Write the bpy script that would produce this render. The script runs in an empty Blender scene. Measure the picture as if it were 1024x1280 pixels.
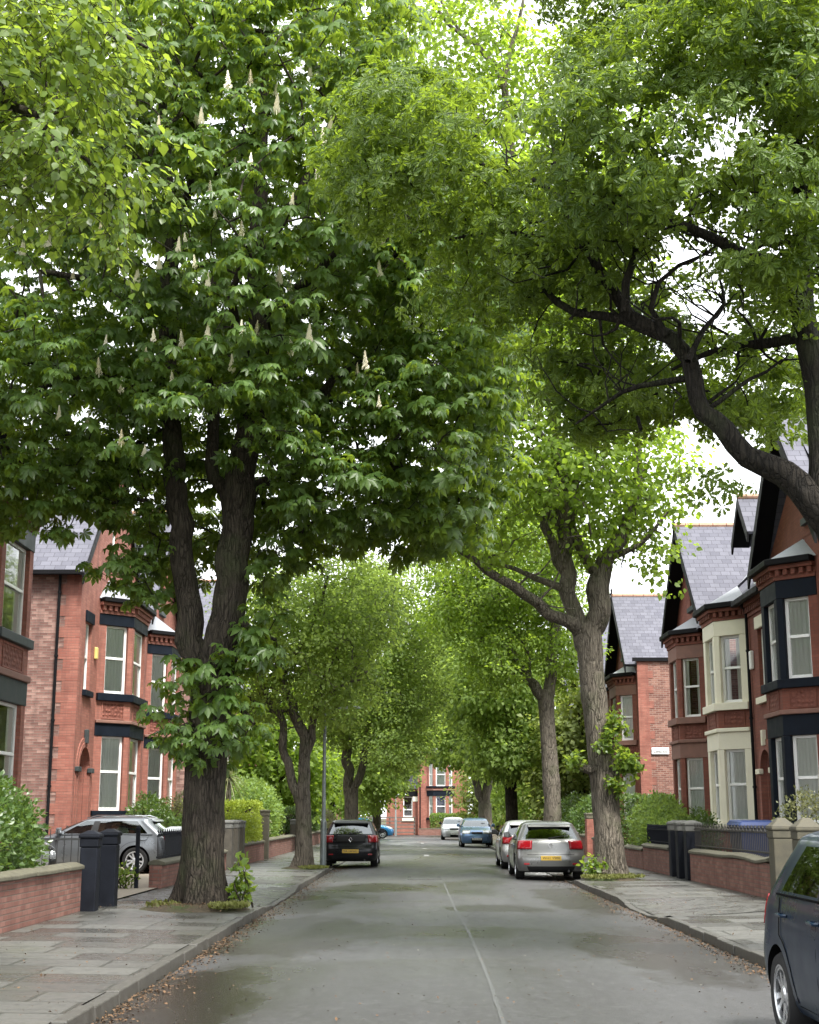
import bpy, bmesh, math, random
import numpy as np
from mathutils import Vector, Matrix, noise as mnoise
R = math.radians
scene = bpy.context.scene
COL = scene.collection
# ---------------------------------------------------------------- camera numbers (photo pixels 1024x1280)
FPX = 1750.0; PIT = math.atan(380/FPX); YAW = math.atan(9*math.cos(PIT)/FPX); EYE = 1.63
_cp, _sp, _cy, _sy = math.cos(PIT), math.sin(PIT), math.cos(YAW), math.sin(YAW)
def ray(px, py):
    a = (px-512)/FPX; b = -(py-640)/FPX
    x, y, z = a, _cp-b*_sp, _sp+b*_cp
    return (x*_cy-y*_sy, x*_sy+y*_cy, z)
def at(px, py, Y):
    d = ray(px, py); t = Y/d[1]
    return (d[0]*t, Y, EYE+d[2]*t)
def proj(P):
    x, y, z = P[:, 0], P[:, 1], P[:, 2]-EYE
    X = x*_cy+y*_sy; Yy = -x*_sy+y*_cy
    d = np.maximum(Yy*_cp+z*_sp, 1e-3); u = -Yy*_sp+z*_cp
    return 512+FPX*X/d, 640-FPX*u/d, Yy*_cp+z*_sp

# ---------------------------------------------------------------- object helpers
OFF = {}
def tag(o, label=None, cat=None, group=None, kind=None):
    if label: o['label'] = label
    if cat: o['category'] = cat
    if group: o['group'] = group
    if kind: o['kind'] = kind
    return o
def empty(name, loc=(0, 0, 0), label=None, cat=None, group=None, kind=None):
    o = bpy.data.objects.new(name, None); COL.objects.link(o)
    o.location = loc; OFF[o.name] = Vector(loc); o.empty_display_size = .2
    return tag(o, label, cat, group, kind)
def link_mesh(name, me, mats, parent=None):
    o = bpy.data.objects.new(name, me); COL.objects.link(o)
    for m in (mats if isinstance(mats, (list, tuple)) else [mats]):
        if m is not None: me.materials.append(m)
    if parent is not None:
        o.parent = parent; OFF[o.name] = OFF[parent.name]
    else:
        OFF[o.name] = Vector((0, 0, 0))
    return o
def kids(o): return [c for c in bpy.data.objects if c.parent == o]
def copy_tree(o, parent=None, label=None):
    ch = kids(o)
    c = o.copy(); COL.objects.link(c); OFF[c.name] = OFF.get(o.name, Vector())
    if parent is not None: c.parent = parent
    if label: c['label'] = label
    for k in ch: copy_tree(k, c)
    return c

def np_mesh(name, V, F):
    """V (n,3) array, F (m,k) int array of equal sided faces"""
    me = bpy.data.meshes.new(name)
    V = np.ascontiguousarray(V, dtype=np.float32); F = np.ascontiguousarray(F, dtype=np.int32)
    k = F.shape[1]
    me.vertices.add(len(V)); me.vertices.foreach_set('co', V.ravel())
    me.loops.add(F.size); me.loops.foreach_set('vertex_index', F.ravel())
    me.polygons.add(len(F)); me.polygons.foreach_set('loop_start', np.arange(0, F.size, k, dtype=np.int32))
    me.update(calc_edges=True)
    return me

def auto_uv(me):
    uv = me.uv_layers.new(name='UVMap').data
    vs = me.vertices
    for p in me.polygons:
        n = p.normal
        if abs(n.z) > .92: t, b = Vector((1, 0, 0)), Vector((0, 1, 0))
        else:
            t = Vector((0, 0, 1)).cross(n).normalized(); b = n.cross(t)
            if t.x+t.y*1.01 < 0: t = -t
        for li in p.loop_indices:
            c = vs[me.loops[li].vertex_index].co
            uv[li].uv = (c.dot(t), c.dot(b))

class MB:
    def __init__(s, T=None): s.v = []; s.f = []; s.T = T; s.mi = []; s.m = 0
    def pt(s, p):
        s.v.append(tuple(s.T(*p)) if s.T else tuple(p)); return len(s.v)-1
    def face(s, idx): s.f.append(tuple(idx)); s.mi.append(s.m)
    def poly(s, pts): s.face([s.pt(p) for p in pts])
    def hexa(s, a, b):
        ia = [s.pt(p) for p in a]; ib = [s.pt(p) for p in b]; n = len(ia)
        s.face(ia[::-1]); s.face(ib)
        for i in range(n): s.face((ia[i], ia[(i+1) % n], ib[(i+1) % n], ib[i]))
    def box(s, x0, x1, y0, y1, z0, z1):
        q = [(x0, y0), (x1, y0), (x1, y1), (x0, y1)]
        s.hexa([(x, y, z0) for x, y in q], [(x, y, z1) for x, y in q])
    def taper(s, x0, x1, y0, y1, z0, z1, i):   # box narrowing upward by i
        q = [(x0, y0), (x1, y0), (x1, y1), (x0, y1)]
        r = [(x0+i, y0+i), (x1-i, y0+i), (x1-i, y1-i), (x0+i, y1-i)]
        s.hexa([(x, y, z0) for x, y in q], [(x, y, z1) for x, y in r])
    def extrude(s, pts, vec):
        s.hexa(pts, [tuple(a+b for a, b in zip(p, vec)) for p in pts])
    def tube(s, path, rad, n=8, caps=True):
        path = [Vector(p) for p in path]
        if not isinstance(rad, (list, tuple)): rad = [rad]*len(path)
        rings = []; ref = None
        for i, p in enumerate(path):
            d = (path[min(i+1, len(path)-1)]-path[max(i-1, 0)]).normalized()
            if ref is None: ref = d.orthogonal().normalized()
            ref = (ref-d*ref.dot(d)).normalized(); b = d.cross(ref)
            rings.append([s.pt(p+(ref*math.cos(2*math.pi*k/n)+b*math.sin(2*math.pi*k/n))*rad[i]) for k in range(n)])
        for a, b in zip(rings, rings[1:]):
            for k in range(n): s.face((a[k], a[(k+1) % n], b[(k+1) % n], b[k]))
        if caps: s.face(rings[0][::-1]); s.face(rings[-1])
    def lathe(s, prof, n=16, o=(0, 0, 0), axis='z', closed=False):
        rings = []
        for r, h in prof:
            ring = []
            for k in range(n):
                a = 2*math.pi*k/n; c, d = r*math.cos(a), r*math.sin(a)
                p = {'z': (c, d, h), 'y': (c, h, d), 'x': (h, c, d)}[axis]
                ring.append(s.pt((o[0]+p[0], o[1]+p[1], o[2]+p[2])))
            rings.append(ring)
        pr = list(zip(rings, rings[1:]))
        if closed: pr.append((rings[-1], rings[0]))
        for a, b in pr:
            for k in range(n): s.face((a[k], a[(k+1) % n], b[(k+1) % n], b[k]))
        if not closed: s.face(rings[0][::-1]); s.face(rings[-1])
    def build(s, name, mats, parent=None, smooth=False, bevel=0, uv=True, fix=True, sharp=None):
        me = bpy.data.meshes.new(name)
        off = OFF[parent.name] if parent is not None else Vector((0, 0, 0))
        me.from_pydata([(x-off.x, y-off.y, z-off.z) for x, y, z in s.v], [], s.f)
        for p, m in zip(me.polygons, s.mi): p.material_index = m
        if fix:
            bm = bmesh.new(); bm.from_mesh(me)
            bmesh.ops.recalc_face_normals(bm, faces=bm.faces); bm.to_mesh(me); bm.free()
        me.update()
        if uv: auto_uv(me)
        if smooth:
            me.polygons.foreach_set('use_smooth', [True]*len(me.polygons))
            me.set_sharp_from_angle(angle=R(sharp or 40))
        o = link_mesh(name, me, mats, parent)
        if bevel:
            b = o.modifiers.new('bevel', 'BEVEL'); b.width = bevel; b.segments = 2; b.limit_method = 'ANGLE'; b.angle_limit = R(35)
        return o

# ---------------------------------------------------------------- material helpers
class NT:
    def __init__(s, name):
        s.m = bpy.data.materials.new(name); s.m.use_nodes = True
        s.t = s.m.node_tree; s.t.nodes.clear()
        s.out = s.n('ShaderNodeOutputMaterial')
    def n(s, typ, ins=None, **kw):
        nd = s.t.nodes.new(typ)
        for k, v in kw.items(): setattr(nd, k, v)
        for k, v in (ins or {}).items(): s.set(nd, k, v)
        return nd
    def set(s, nd, k, v):
        sock = nd.inputs[k]
        if isinstance(v, bpy.types.NodeSocket): s.t.links.new(v, sock)
        elif isinstance(v, bpy.types.Node): s.t.links.new(v.outputs[0], sock)
        else:
            if isinstance(v, (tuple, list)) and len(v) == 3 and sock.type == 'RGBA': v = (*v, 1)
            sock.default_value = v
    def uv(s, scale=None):
        u = s.n('ShaderNodeUVMap').outputs[0]
        if scale:
            mp = s.n('ShaderNodeMapping', {'Vector': u, 'Scale': scale}); return mp.outputs[0]
        return u
    def obj(s, scale=None):
        u = s.n('ShaderNodeTexCoord').outputs['Object']
        if scale:
            mp = s.n('ShaderNodeMapping', {'Vector': u, 'Scale': scale}); return mp.outputs[0]
        return u
    def pos(s, scale=None):
        u = s.n('ShaderNodeNewGeometry').outputs['Position']
        if scale:
            mp = s.n('ShaderNodeMapping', {'Vector': u, 'Scale': scale}); return mp.outputs[0]
        return u
    def noise(s, vec, scale, detail=4, rough=.55, dist=0):
        return s.n('ShaderNodeTexNoise', {'Vector': vec, 'Scale': scale, 'Detail': detail, 'Roughness': rough, 'Distortion': dist}).outputs[0]
    def ramp(s, fac, stops, interp='LINEAR'):
        nd = s.n('ShaderNodeValToRGB', {'Fac': fac}); e = nd.color_ramp.elements; nd.color_ramp.interpolation = interp
        while len(e) < len(stops): e.new(.5)
        for el, (p, c) in zip(e, stops):
            el.position = p; el.color = (*c, 1) if len(c) == 3 else c
        return nd.outputs[0]
    def vr(s, fac, a, b, lo, hi):
        nd = s.n('ShaderNodeMapRange', {'Value': fac, 'From Min': a, 'From Max': b, 'To Min': lo, 'To Max': hi}); return nd.outputs[0]
    def mix(s, fac, a, b, mode='MIX'):
        nd = s.n('ShaderNodeMix', data_type='RGBA', blend_type=mode)
        s.set(nd, 0, fac); s.set(nd, 6, a); s.set(nd, 7, b); return nd.outputs[2]
    def math(s, op, a, b=0.0):
        nd = s.n('ShaderNodeMath', operation=op); s.set(nd, 0, a); s.set(nd, 1, b); return nd.outputs[0]
    def bump(s, h, strength=.5, dist=.01):
        return s.n('ShaderNodeBump', {'Height': h, 'Strength': strength, 'Distance': dist}).outputs[0]
    def pbsdf(s, color, rough=.6, spec=.5, normal=None, **kw):
        ins = {'Base Color': color, 'Roughness': rough, 'Specular IOR Level': spec}
        if normal is not None: ins['Normal'] = normal
        ins.update({k.replace('_', ' '): v for k, v in kw.items()})
        return s.n('ShaderNodeBsdfPrincipled', ins).outputs[0]
    def done(s, sh): s.t.links.new(sh, s.out.inputs[0]); return s.m

def plain(name, col, rough=.6, var=.15, scale=6, bump=.15, spec=.5, **kw):
    t = NT(name); p = t.obj()
    n = t.noise(p, scale, 5); n2 = t.noise(p, scale*9, 3)
    f = t.math('ADD', t.math('MULTIPLY', n, .7), t.math('MULTIPLY', n2, .3))
    c = t.mix(t.vr(f, .3, .7, 0, 1), tuple(x*(1-var) for x in col), tuple(min(1, x*(1+var)) for x in col))
    nb = t.bump(n2, bump, .004) if bump else None
    return t.done(t.pbsdf(c, t.vr(n, .3, .7, max(.05, rough-.08), rough+.08), spec, nb, **kw))

def brick(name, c1, c2, mortar, msize=.008, bw=.23, bh=.076, worn=.3, pale=None, stain=.35, bump=.5, offs=.5, pf=.4):
    t = NT(name); u = t.uv()
    wob = t.n('ShaderNodeTexNoise', {'Vector': u, 'Scale': 5.0, 'Detail': 2}).outputs['Color']
    va = t.n('ShaderNodeVectorMath', {0: wob, 1: (.004, .006, 0)}, operation='MULTIPLY').outputs[0]
    uu = t.n('ShaderNodeVectorMath', {0: u, 1: va}, operation='ADD').outputs[0]
    b = t.n('ShaderNodeTexBrick', {'Vector': uu, 'Color1': c1, 'Color2': c2, 'Mortar': mortar, 'Scale': 1.0,
            'Mortar Size': msize, 'Mortar Smooth': .3, 'Bias': 0., 'Brick Width': bw, 'Row Height': bh}, offset=offs)
    # second brick layer with another seed gives odd pale / burnt bricks
    b2 = t.n('ShaderNodeTexBrick', {'Vector': uu, 'Color1': (0, 0, 0), 'Color2': (1, 1, 1), 'Mortar': (.5, .5, .5), 'Scale': 1.0,
             'Mortar Size': 0.0, 'Bias': 0., 'Brick Width': bw, 'Row Height': bh}, offset=offs)
    fine = t.noise(u, 60, 4); big = t.noise(u, .9, 4, .6); mid = t.noise(u, 5, 4)
    col = b.outputs[0]
    if pale:
        sel = t.vr(t.math('ADD', t.math('MULTIPLY', b2.outputs[0], .75), t.math('MULTIPLY', mid, .5)), .68, .9, 0, pf)
        col = t.mix(sel, col, pale)
    col = t.mix(t.vr(fine, .3, .75, worn, 0), col, tuple(x*.45 for x in c1))
    col = t.mix(t.vr(big, .42, .68, 0, stain), col, tuple(x*.4 for x in c2))
    run = t.noise(t.uv((2.6, .35, 1)), 1.4, 5, .65)        # rain streaks and soot
    col = t.mix(t.vr(run, .48, .72, 0, stain*1.1), col, tuple(x*.35+.012 for x in c1))
    h = t.math('SUBTRACT', t.math('MULTIPLY', fine, .35), t.math('MULTIPLY', b.outputs[1], 1.0))
    return t.done(t.pbsdf(col, t.vr(fine, .3, .7, .75, .92), .3, t.bump(h, bump, .008)))

def leafmat(name, dark, light, trans, tfac=.45, rough=.42, clump=.35, spec=.45):
    t = NT(name)
    g = t.n('ShaderNodeNewGeometry')
    rnd = g.outputs['Random Per Island']
    big = t.noise(g.outputs['Position'], .9, 3)
    f = t.math('ADD', t.math('MULTIPLY', rnd, 1-clump), t.math('MULTIPLY', t.vr(big, .35, .65, 0, 1), clump))
    c = t.mix(f, dark, light)
    tc = t.mix(f, tuple(x*.75 for x in trans), tuple(min(1, x*1.2) for x in trans))
    p = t.pbsdf(c, t.vr(rnd, 0, 1, rough-.08, rough+.12), spec)
    tr = t.n('ShaderNodeBsdfTranslucent', {'Color': tc}).outputs[0]
    mx = t.n('ShaderNodeMixShader', {0: tfac, 1: p, 2: tr}).outputs[0]
    return t.done(mx)

def barkmat(name, c1, c2, moss=(.06, .08, .03), mossf=.35, scale=1.0):
    t = NT(name)
    wv = t.n('ShaderNodeTexNoise', {'Vector': t.pos((1, 1, .5)), 'Scale': 3.5, 'Detail': 4}).outputs[1]
    p = t.n('ShaderNodeVectorMath', {0: t.pos((1, 1, .13)), 1: t.n('ShaderNodeVectorMath', {0: wv, 1: (.16, .16, .03)}, operation='MULTIPLY').outputs[0]}, operation='ADD').outputs[0]
    n = t.noise(p, 22*scale, 6, .65, .4); n2 = t.noise(t.pos(), 1.6, 4); n3 = t.noise(t.pos(), 40, 4, .7); n4 = t.noise(t.pos((1, 1, .4)), 5, 3)
    v = t.n('ShaderNodeTexVoronoi', {'Vector': p, 'Scale': 19*scale, 'Randomness': 1.}, feature='DISTANCE_TO_EDGE').outputs[0]
    crack = t.math('MULTIPLY', t.vr(v, 0, .16, 1, 0), t.vr(n4, .35, .6, .25, 1))
    c = t.mix(t.vr(t.math('ADD', t.math('MULTIPLY', n, .7), t.math('MULTIPLY', n3, .3)), .36, .66, 0, 1), c1, c2)
    c = t.mix(t.math('MULTIPLY', crack, .8), c, tuple(x*.25 for x in c1))
    c = t.mix(t.vr(n2, .5, .72, 0, mossf), c, moss)
    c = t.mix(t.vr(n4, .58, .75, 0, .35), c, tuple(min(1, x*1.5) for x in c2))
    h = t.math('ADD', t.math('SUBTRACT', n, t.math('MULTIPLY', crack, .7)), t.math('MULTIPLY', n3, .3))
    return t.done(t.pbsdf(c, .88, .2, t.bump(h, 1., .05)))
# ================================================================= trees
rng = np.random.default_rng(7)
def unit(a): return a/np.maximum(np.linalg.norm(a, axis=-1, keepdims=True), 1e-9)
def catmull(pts, step):
    P = np.array(pts, float)
    if len(P) == 2: P = np.vstack([P[0], (P[0]+P[1])/2, P[1]])
    Q = np.vstack([2*P[0]-P[1], P, 2*P[-1]-P[-2]]); out = []
    for i in range(1, len(Q)-2):
        a, b, c, d = Q[i-1:i+3]; n = max(1, int(np.linalg.norm((c-b)[:3])/step))
        for k in range(n):
            t = k/n
            out.append(.5*(2*b+(c-a)*t+(2*a-5*b+4*c-d)*t*t+(3*b-a-3*c+d)*t**3))
    out.append(P[-1]); return np.array(out)

# leaf templates: y along the leaf, z up
def t_palm7():
    V = []; F = []
    for k in range(7):
        a = R(-132+44*k); l = (.62, .86, 1., 1.08, 1., .86, .62)[k]*.155; w = .043*(l/.155)
        if True: w = .24*l
        c, s_ = math.cos(a), math.sin(a); dr = (.42, .5, .62)[k % 3]*l
        loc = [(0, 0, 0), (-w, .66*l, -.30*dr), (0, l, -dr), (w, .66*l, -.30*dr), (0, .6*l, .05*l-.1*dr)]
        b = len(V); V += [(x*c+y*s_, -x*s_+y*c, z) for x, y, z in loc]
        F += [(b, b+4, b+2, b+1), (b, b+3, b+2, b+4)]
    return np.array(V), np.array(F)
def t_oak():
    o = [(.0, 0), (.10, .18), (.05, .26), (.20, .42), (.12, .50), (.27, .66), (.18, .76), (.20, .90), (0, 1.)]
    V = [(0, y, 0) for y in (0, .26, .5, .76, 1.)]; F = []
    m = [0, 1, 2, 3, 4]
    for sg in (-1, 1):
        b = len(V); V += [(sg*x*1.05, y, .10*x) for x, y in o[1:-1]]
        r = list(range(b, b+7))
        F += [(0, r[0], r[1], 1), (1, r[1], r[2], r[3]), (1, r[3], 2, 2), (2, r[3], r[4], r[5]), (2, r[5], 3, 3), (3, r[5], r[6], 4)]
    V = np.array(V); V[:, 2] -= .25*V[:, 1]**2
    return V, np.array([(a, b, c, d) for a, b, c, d in F])
def t_round():
    V = [(0, 0, 0), (-.34, .22, .03), (-.40, .55, .0), (0, 1., -.22), (.40, .55, .0), (.34, .22, .03), (0, .5, -.05)]
    F = [(0, 6, 2, 1), (6, 3, 2, 2), (0, 5, 4, 6), (6, 4, 3, 3)]
    return np.array(V, float), np.array(F)
def t_quad():
    V = [(0, 0, 0), (-.34, .5, .06), (0, 1., -.16), (.34, .5, .06), (0, .5, -.03)]
    F = [(0, 4, 2, 1), (0, 3, 2, 4)]
    return np.array(V, float), np.array(F)
def leaf_mesh(name, tmpl, pos, axis, normal, size):
    V, F = tmpl
    a = unit(axis); n = unit(normal-a*np.sum(a*normal, 1, keepdims=True)); x = np.cross(a, n)
    W = pos[:, None, :]+size[:, None, None]*(V[None, :, 0, None]*x[:, None]+V[None, :, 1, None]*a[:, None]+V[None, :, 2, None]*n[:, None])
    N = len(pos); nv = len(V)
    Fa = np.asarray(F)[None]+(np.arange(N)*nv)[:, None, None]
    Fa = Fa.reshape(-1, 4); W = W.reshape(-1, 3)
    me = bpy.data.meshes.new(name)
    tri = Fa[:, 2] == Fa[:, 3]
    lens = np.where(tri, 3, 4).astype(np.int32)
    keep = np.ones(Fa.shape, bool); keep[tri, 3] = False
    loops = Fa[keep].astype(np.int32)
    starts = np.concatenate([[0], np.cumsum(lens)[:-1]]).astype(np.int32)
    me.vertices.add(len(W)); me.vertices.foreach_set('co', W.astype(np.float32).ravel())
    me.loops.add(len(loops)); me.loops.foreach_set('vertex_index', loops)
    me.polygons.add(len(lens)); me.polygons.foreach_set('loop_start', starts)
    me.update(calc_edges=True)
    return me

def bark_tube(V, F, path, rad, sides, rough=0., flare=False, seed=0):
    """append one tapering limb to V,F lists (numpy blocks)"""
    n = len(path); d = np.gradient(path, axis=0); d = unit(d)
    ref = np.array([1., 0, 0]) if abs(d[0, 0]) < .9 else np.array([0, 1., 0])
    base = sum(len(v) for v in V); ang = np.arange(sides)*2*np.pi/sides; blk = []
    for i in range(n):
        ref = unit(ref-d[i]*np.dot(ref, d[i])); b = np.cross(d[i], ref)
        r = np.full(sides, rad[i]*(1+(.10*max(0, mnoise.noise(Vector((seed*1.3, path[i][2]*1.7, path[i][0]*1.7))))*2 if rough else 0)))
        if rough:
            for k in range(sides):
                c, s_ = math.cos(ang[k]), math.sin(ang[k]); L = path[i][2]
                e = mnoise.noise(Vector((c*1.7+seed, s_*1.7, L*.45)))*1.1+mnoise.noise(Vector((c*5+seed, s_*5, L*1.1)))*.55+mnoise.noise(Vector((c*11+seed, s_*11, L*2.4)))*.28
                r[k] *= 1+rough*e
                if flare:
                    h = L-flare[0]; fl = math.exp(-h/.35)
                    r[k] *= 1+fl*(.32+.3*math.cos(ang[k]*5+seed)+.15*math.cos(ang[k]*3+1+seed))
        blk.append(path[i]+(np.cos(ang)[:, None]*ref+np.sin(ang)[:, None]*b)*r[:, None])
    V.append(np.vstack(blk)); k = np.arange(sides); k2 = (k+1) % sides
    for i in range(n-1):
        o = base+i*sides
        F.append(np.stack([o+k, o+k2, o+sides+k2, o+sides+k], 1))

def in_view(P, m=.22):
    px, py, d = proj(P)
    return (d > .5) & (px > -1024*m) & (px < 1024*(1+m)) & (py > -1280*m) & (py < 1280*(1+m))

def sample_blobs(blobs, n, shell, mind, rg, ragged=0., gap=-9., gs=.7):
    """blobs: (cx,cy,cz, rx,ry,rz[,weight]) ; returns points and outward directions"""
    B = np.array([b[:6] for b in blobs], float)
    w = np.array([(b[6] if len(b) > 6 else 1.)*(b[3]*b[4]*b[5])**(2/3) for b in blobs]); w /= w.sum()
    pts = []; outs = []; cell = {}
    tries = 0
    while len(pts) < n and tries < n*14:
        tries += 1
        i = rg.choice(len(B), p=w); u = unit(rg.normal(size=3)); rr = 1-(1-shell)*rg.random()**1.6
        
        if ragged:
            v = Vector(u*1.9)+Vector((i*3.1, i*1.7, 0)); rr *= 1+ragged*(mnoise.noise(v)+.6*mnoise.noise(v*2.6))
        q = u*rr; p = B[i, :3]+q*B[i, 3:6]
        if gap > -5 and mnoise.noise(Vector(p*gs)) < gap: continue
        e = (p-B[:, :3])/B[:, 3:6]; m = np.sqrt((e**2).sum(1)); m[i] = 9
        if m.min() < shell*.8: continue
        if mind:
            key = tuple((p//mind).astype(int)); bad = False
            for dx in (-1, 0, 1):
                for dy in (-1, 0, 1):
                    for dz in (-1, 0, 1):
                        for o in cell.get((key[0]+dx, key[1]+dy, key[2]+dz), ()):
                            if np.dot(o-p, o-p) < mind*mind: bad = True
            if bad: continue
            cell.setdefault(key, []).append(p)
        pts.append(p); outs.append(unit(q/B[i, 3:6]*B[i, 3:6].mean()))
    return np.array(pts), np.array(outs)

def tree(name, label, base, limbs, blobs, nclump, mind, leafkind, lmat, bmat, group=None, shell=.5, seed=1, per=40, clumpR=.45,
         size=.1, flat=.5, up=1.0, droop=.3, trunk_sides=22, rough=.05, mask=None, extra=None, tiprad=.006, outside=.35, grow_from=.5, twiggy=0, category='tree', sag=0., ragged=.3, gap=-.28, gs=None):
    rg = np.random.default_rng(seed)
    root = empty(name, base, label, category, group)
    B0 = np.array(base)
    V = []; F = []; nodes = []; nrad = []; fixed = []
    for li, lb in enumerate(limbs):
        P = catmull(lb, .16 if lb[0][3] > .16 else .22); path, rad = P[:, :3], np.maximum(P[:, 3], .012)
        if li:  # small natural wobble
            for i in range(1, len(path)-1):
                q = Vector(path[i]*1.3+seed); path[i] += np.array(mnoise.noise_vector(q*1.4))*min(.13, rad[i]*1.1)
        bark_tube(V, F, path, rad, trunk_sides if rad[0] > .2 else (14 if rad[0] > .09 else 8), rough if rad[0] > .09 else 0., (base[2],) if li == 0 else False, seed+li)
        for p, r_ in zip(path, rad):
            if p[2]-base[2] > grow_from: nodes.append(p); nrad.append(r_)
        if li and twiggy:          # crooked side twigs along every limb
            for _ in range(twiggy):
                i = int(rg.integers(len(path)//4, len(path)-1)); d = unit(path[i+1]-path[i]); v = unit(rg.normal(size=3)*[1, .7, 1]+[0, 0, .25]); v = unit(v-d*np.dot(v, d)*.6)
                q = [path[i]]; L = rg.uniform(.5, 1.5)*(.6+2.2*rad[i]/.1*.4); n_ = int(rg.integers(4, 8))
                for k in range(n_): v = unit(v+rg.normal(size=3)*.42+[0, 0, .05]); q.append(q[-1]+v*L/n_)
                r0 = max(.012, min(.035, rad[i]*.38)); bark_tube(V, F, np.array(q), np.linspace(r0, .005, len(q)), 6); nodes.extend(q[1:]); nrad.extend([.01]*n_)
    tr = link_mesh('trunk', smooth_np(np_mesh('trunk', np.vstack(V)-B0, np.vstack(F))), bmat, root)
    C, O = sample_blobs(blobs, nclump, shell, mind, rg, ragged, gap, gs or .55/max(clumpR, .3))
    if mask is not None:
        k = mask(C, rg); C, O = C[k], O[k]
    vis = in_view(C); keep = vis | (rg.random(len(C)) < outside); C, O, vis = C[keep], O[keep], vis[keep]
    # ---- grow twigs from limbs to clumps
    nn = len(nodes); cap = nn+len(C)*30
    N = np.zeros((cap, 3)); N[:nn] = nodes; par = np.full(cap, -1); load = np.zeros(cap); cnt = nn
    lim = N[:nn]
    dmin = np.array([np.min(((lim-c)**2).sum(1)) for c in C]); order = np.argsort(dmin)
    strands = []
    for ci in order:
        c = C[ci]; dv = c-N[:cnt]; d = np.sqrt((dv**2).sum(1))
        cost = d*(1+.35*np.maximum(0, -dv[:, 2]/np.maximum(d, .01)))
        j = int(np.argmin(cost)); L = d[j]
        if L < .12: load[j] += 1; continue
        m = max(2, int(L/.3)); a = N[j]; mid = (a+c)/2+np.array([0, 0, .12*L])+rg.normal(size=3)*.09*L
        ids = [j]
        for k in range(1, m+1):
            t = k/m; p = (1-t)**2*a+2*t*(1-t)*mid+t*t*c
            if k < m: p = p+rg.normal(size=3)*.025*min(L, 1.5)
            N[cnt] = p; par[cnt] = ids[-1]; ids.append(cnt); cnt += 1
        load[cnt-1] += 1; strands.append(ids)
    for i in range(cnt-1, nn-1, -1):
        if par[i] >= 0: load[par[i]] += load[i]
    rad = tiprad*np.maximum(load, 1)**.46
    V = []; F = []
    for ids in strands:
        p = N[ids]; r_ = rad[ids].copy(); r_[0] = r_[1]
        r_ = np.minimum(r_, .11); r_[-1] = tiprad*.6
        bark_tube(V, F, p, r_, 6 if r_[0] > .03 else 4)
    if V: link_mesh('branches', smooth_np(np_mesh('branches', np.vstack(V)-B0, np.vstack(F))), bmat, root)
    # ---- leaves
    kind = {'palm': t_palm7, 'oak': t_oak, 'spray': t_round, 'round': t_round, 'quad': t_quad}[leafkind]()
    if leafkind == 'palm':
        per_c = np.where(vis, per, max(3, per//2)); idx = np.repeat(np.arange(len(C)), per_c)
        k = np.concatenate([np.arange(n_) for n_ in per_c]); n_ = len(idx)
        az = k*2.4+rg.random(n_)*.7+np.repeat(rg.random(len(C))*6.28, per_c)
        el = rg.uniform(-.35, .45, n_)
        dirs = np.stack([np.cos(az)*np.cos(el), np.sin(az)*np.cos(el), np.sin(el)], 1)
        pos = C[idx]+dirs*rg.uniform(.07, .26, n_)[:, None]*clumpR/.3+O[idx]*rg.uniform(-.15, .1, n_)[:, None]
        ax = dirs*.8+O[idx]*.25; ax[:, 2] -= droop+rg.random(n_)*.35
        nor = np.tile([0, 0, up], (n_, 1))+O[idx]*.42+dirs*.25+rg.normal(size=(n_, 3))*.34
        sz = size*rg.uniform(.5, 1.25, n_)*rg.uniform(.72, 1.2, len(C))[idx]
    elif leafkind == 'oak':
        nr = np.where(vis, per, max(2, per//2)); ci = np.repeat(np.arange(len(C)), nr); nR = len(ci)      # rosettes on each shoot
        q = unit(rg.normal(size=(nR, 3)))*(rg.random(nR)**.45)[:, None]*clumpR*rg.uniform(.7, 1.3, len(C))[ci][:, None]; q[:, 2] *= flat
        rc = C[ci]+q; od = unit(O[ci]*.5+q/clumpR*.6+np.array([0, 0, .55])+rg.normal(size=(nR, 3))*.35)
        t1 = unit(np.cross(od, rg.normal(size=(nR, 3)))); t2 = np.cross(od, t1)
        k_ = 7; idx2 = np.repeat(np.arange(nR), k_); n_ = len(idx2); kk = np.tile(np.arange(k_), nR)
        az = kk*2*np.pi/k_*1.0+rg.random(n_)*.8; lift = rg.uniform(-.25, .5, n_)
        ax = t1[idx2]*np.cos(az)[:, None]+t2[idx2]*np.sin(az)[:, None]+od[idx2]*lift[:, None]; ax[:, 2] -= droop*rg.random(n_)
        pos = rc[idx2]+ax*.012; nor = od[idx2]+rg.normal(size=(n_, 3))*.25; sz = size*rg.uniform(.65, 1.2, n_)*np.where(vis[ci[idx2]], 1, 1.5)
    elif leafkind == 'spray':
        nr = np.where(vis, per, max(2, per//2)); ci = np.repeat(np.arange(len(C)), nr); nR = len(ci)      # hanging twigs with alternate leaves
        h = unit(O[ci]*.5+rg.normal(size=(nR, 3))*.6); h[:, 2] = rg.uniform(-.5, .15, nR); st = C[ci]+rg.normal(size=(nR, 3))*clumpR*.35
        k_ = 9; idx2 = np.repeat(np.arange(nR), k_); kk = np.tile(np.arange(k_), nR)/(k_-1.); n_ = len(idx2); L = clumpR*rg.uniform(.9, 1.9, nR)[idx2]
        pos = st[idx2]+h[idx2]*(L*kk)[:, None]; pos[:, 2] -= L*.55*kk**2
        sd = np.cross(h[idx2], [0, 0, 1.])*np.where(np.arange(n_) % 2 == 0, 1, -1)[:, None]
        ax = h[idx2]*.5+sd*.7+rg.normal(size=(n_, 3))*.3; ax[:, 2] -= droop*rg.uniform(.5, 1.3, n_)
        nor = np.tile([0, 0, up], (n_, 1))+O[ci[idx2]]*.5+rg.normal(size=(n_, 3))*.4; sz = size*rg.uniform(.55, 1.2, n_)*(1-.3*kk)
        m = MB()
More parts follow.
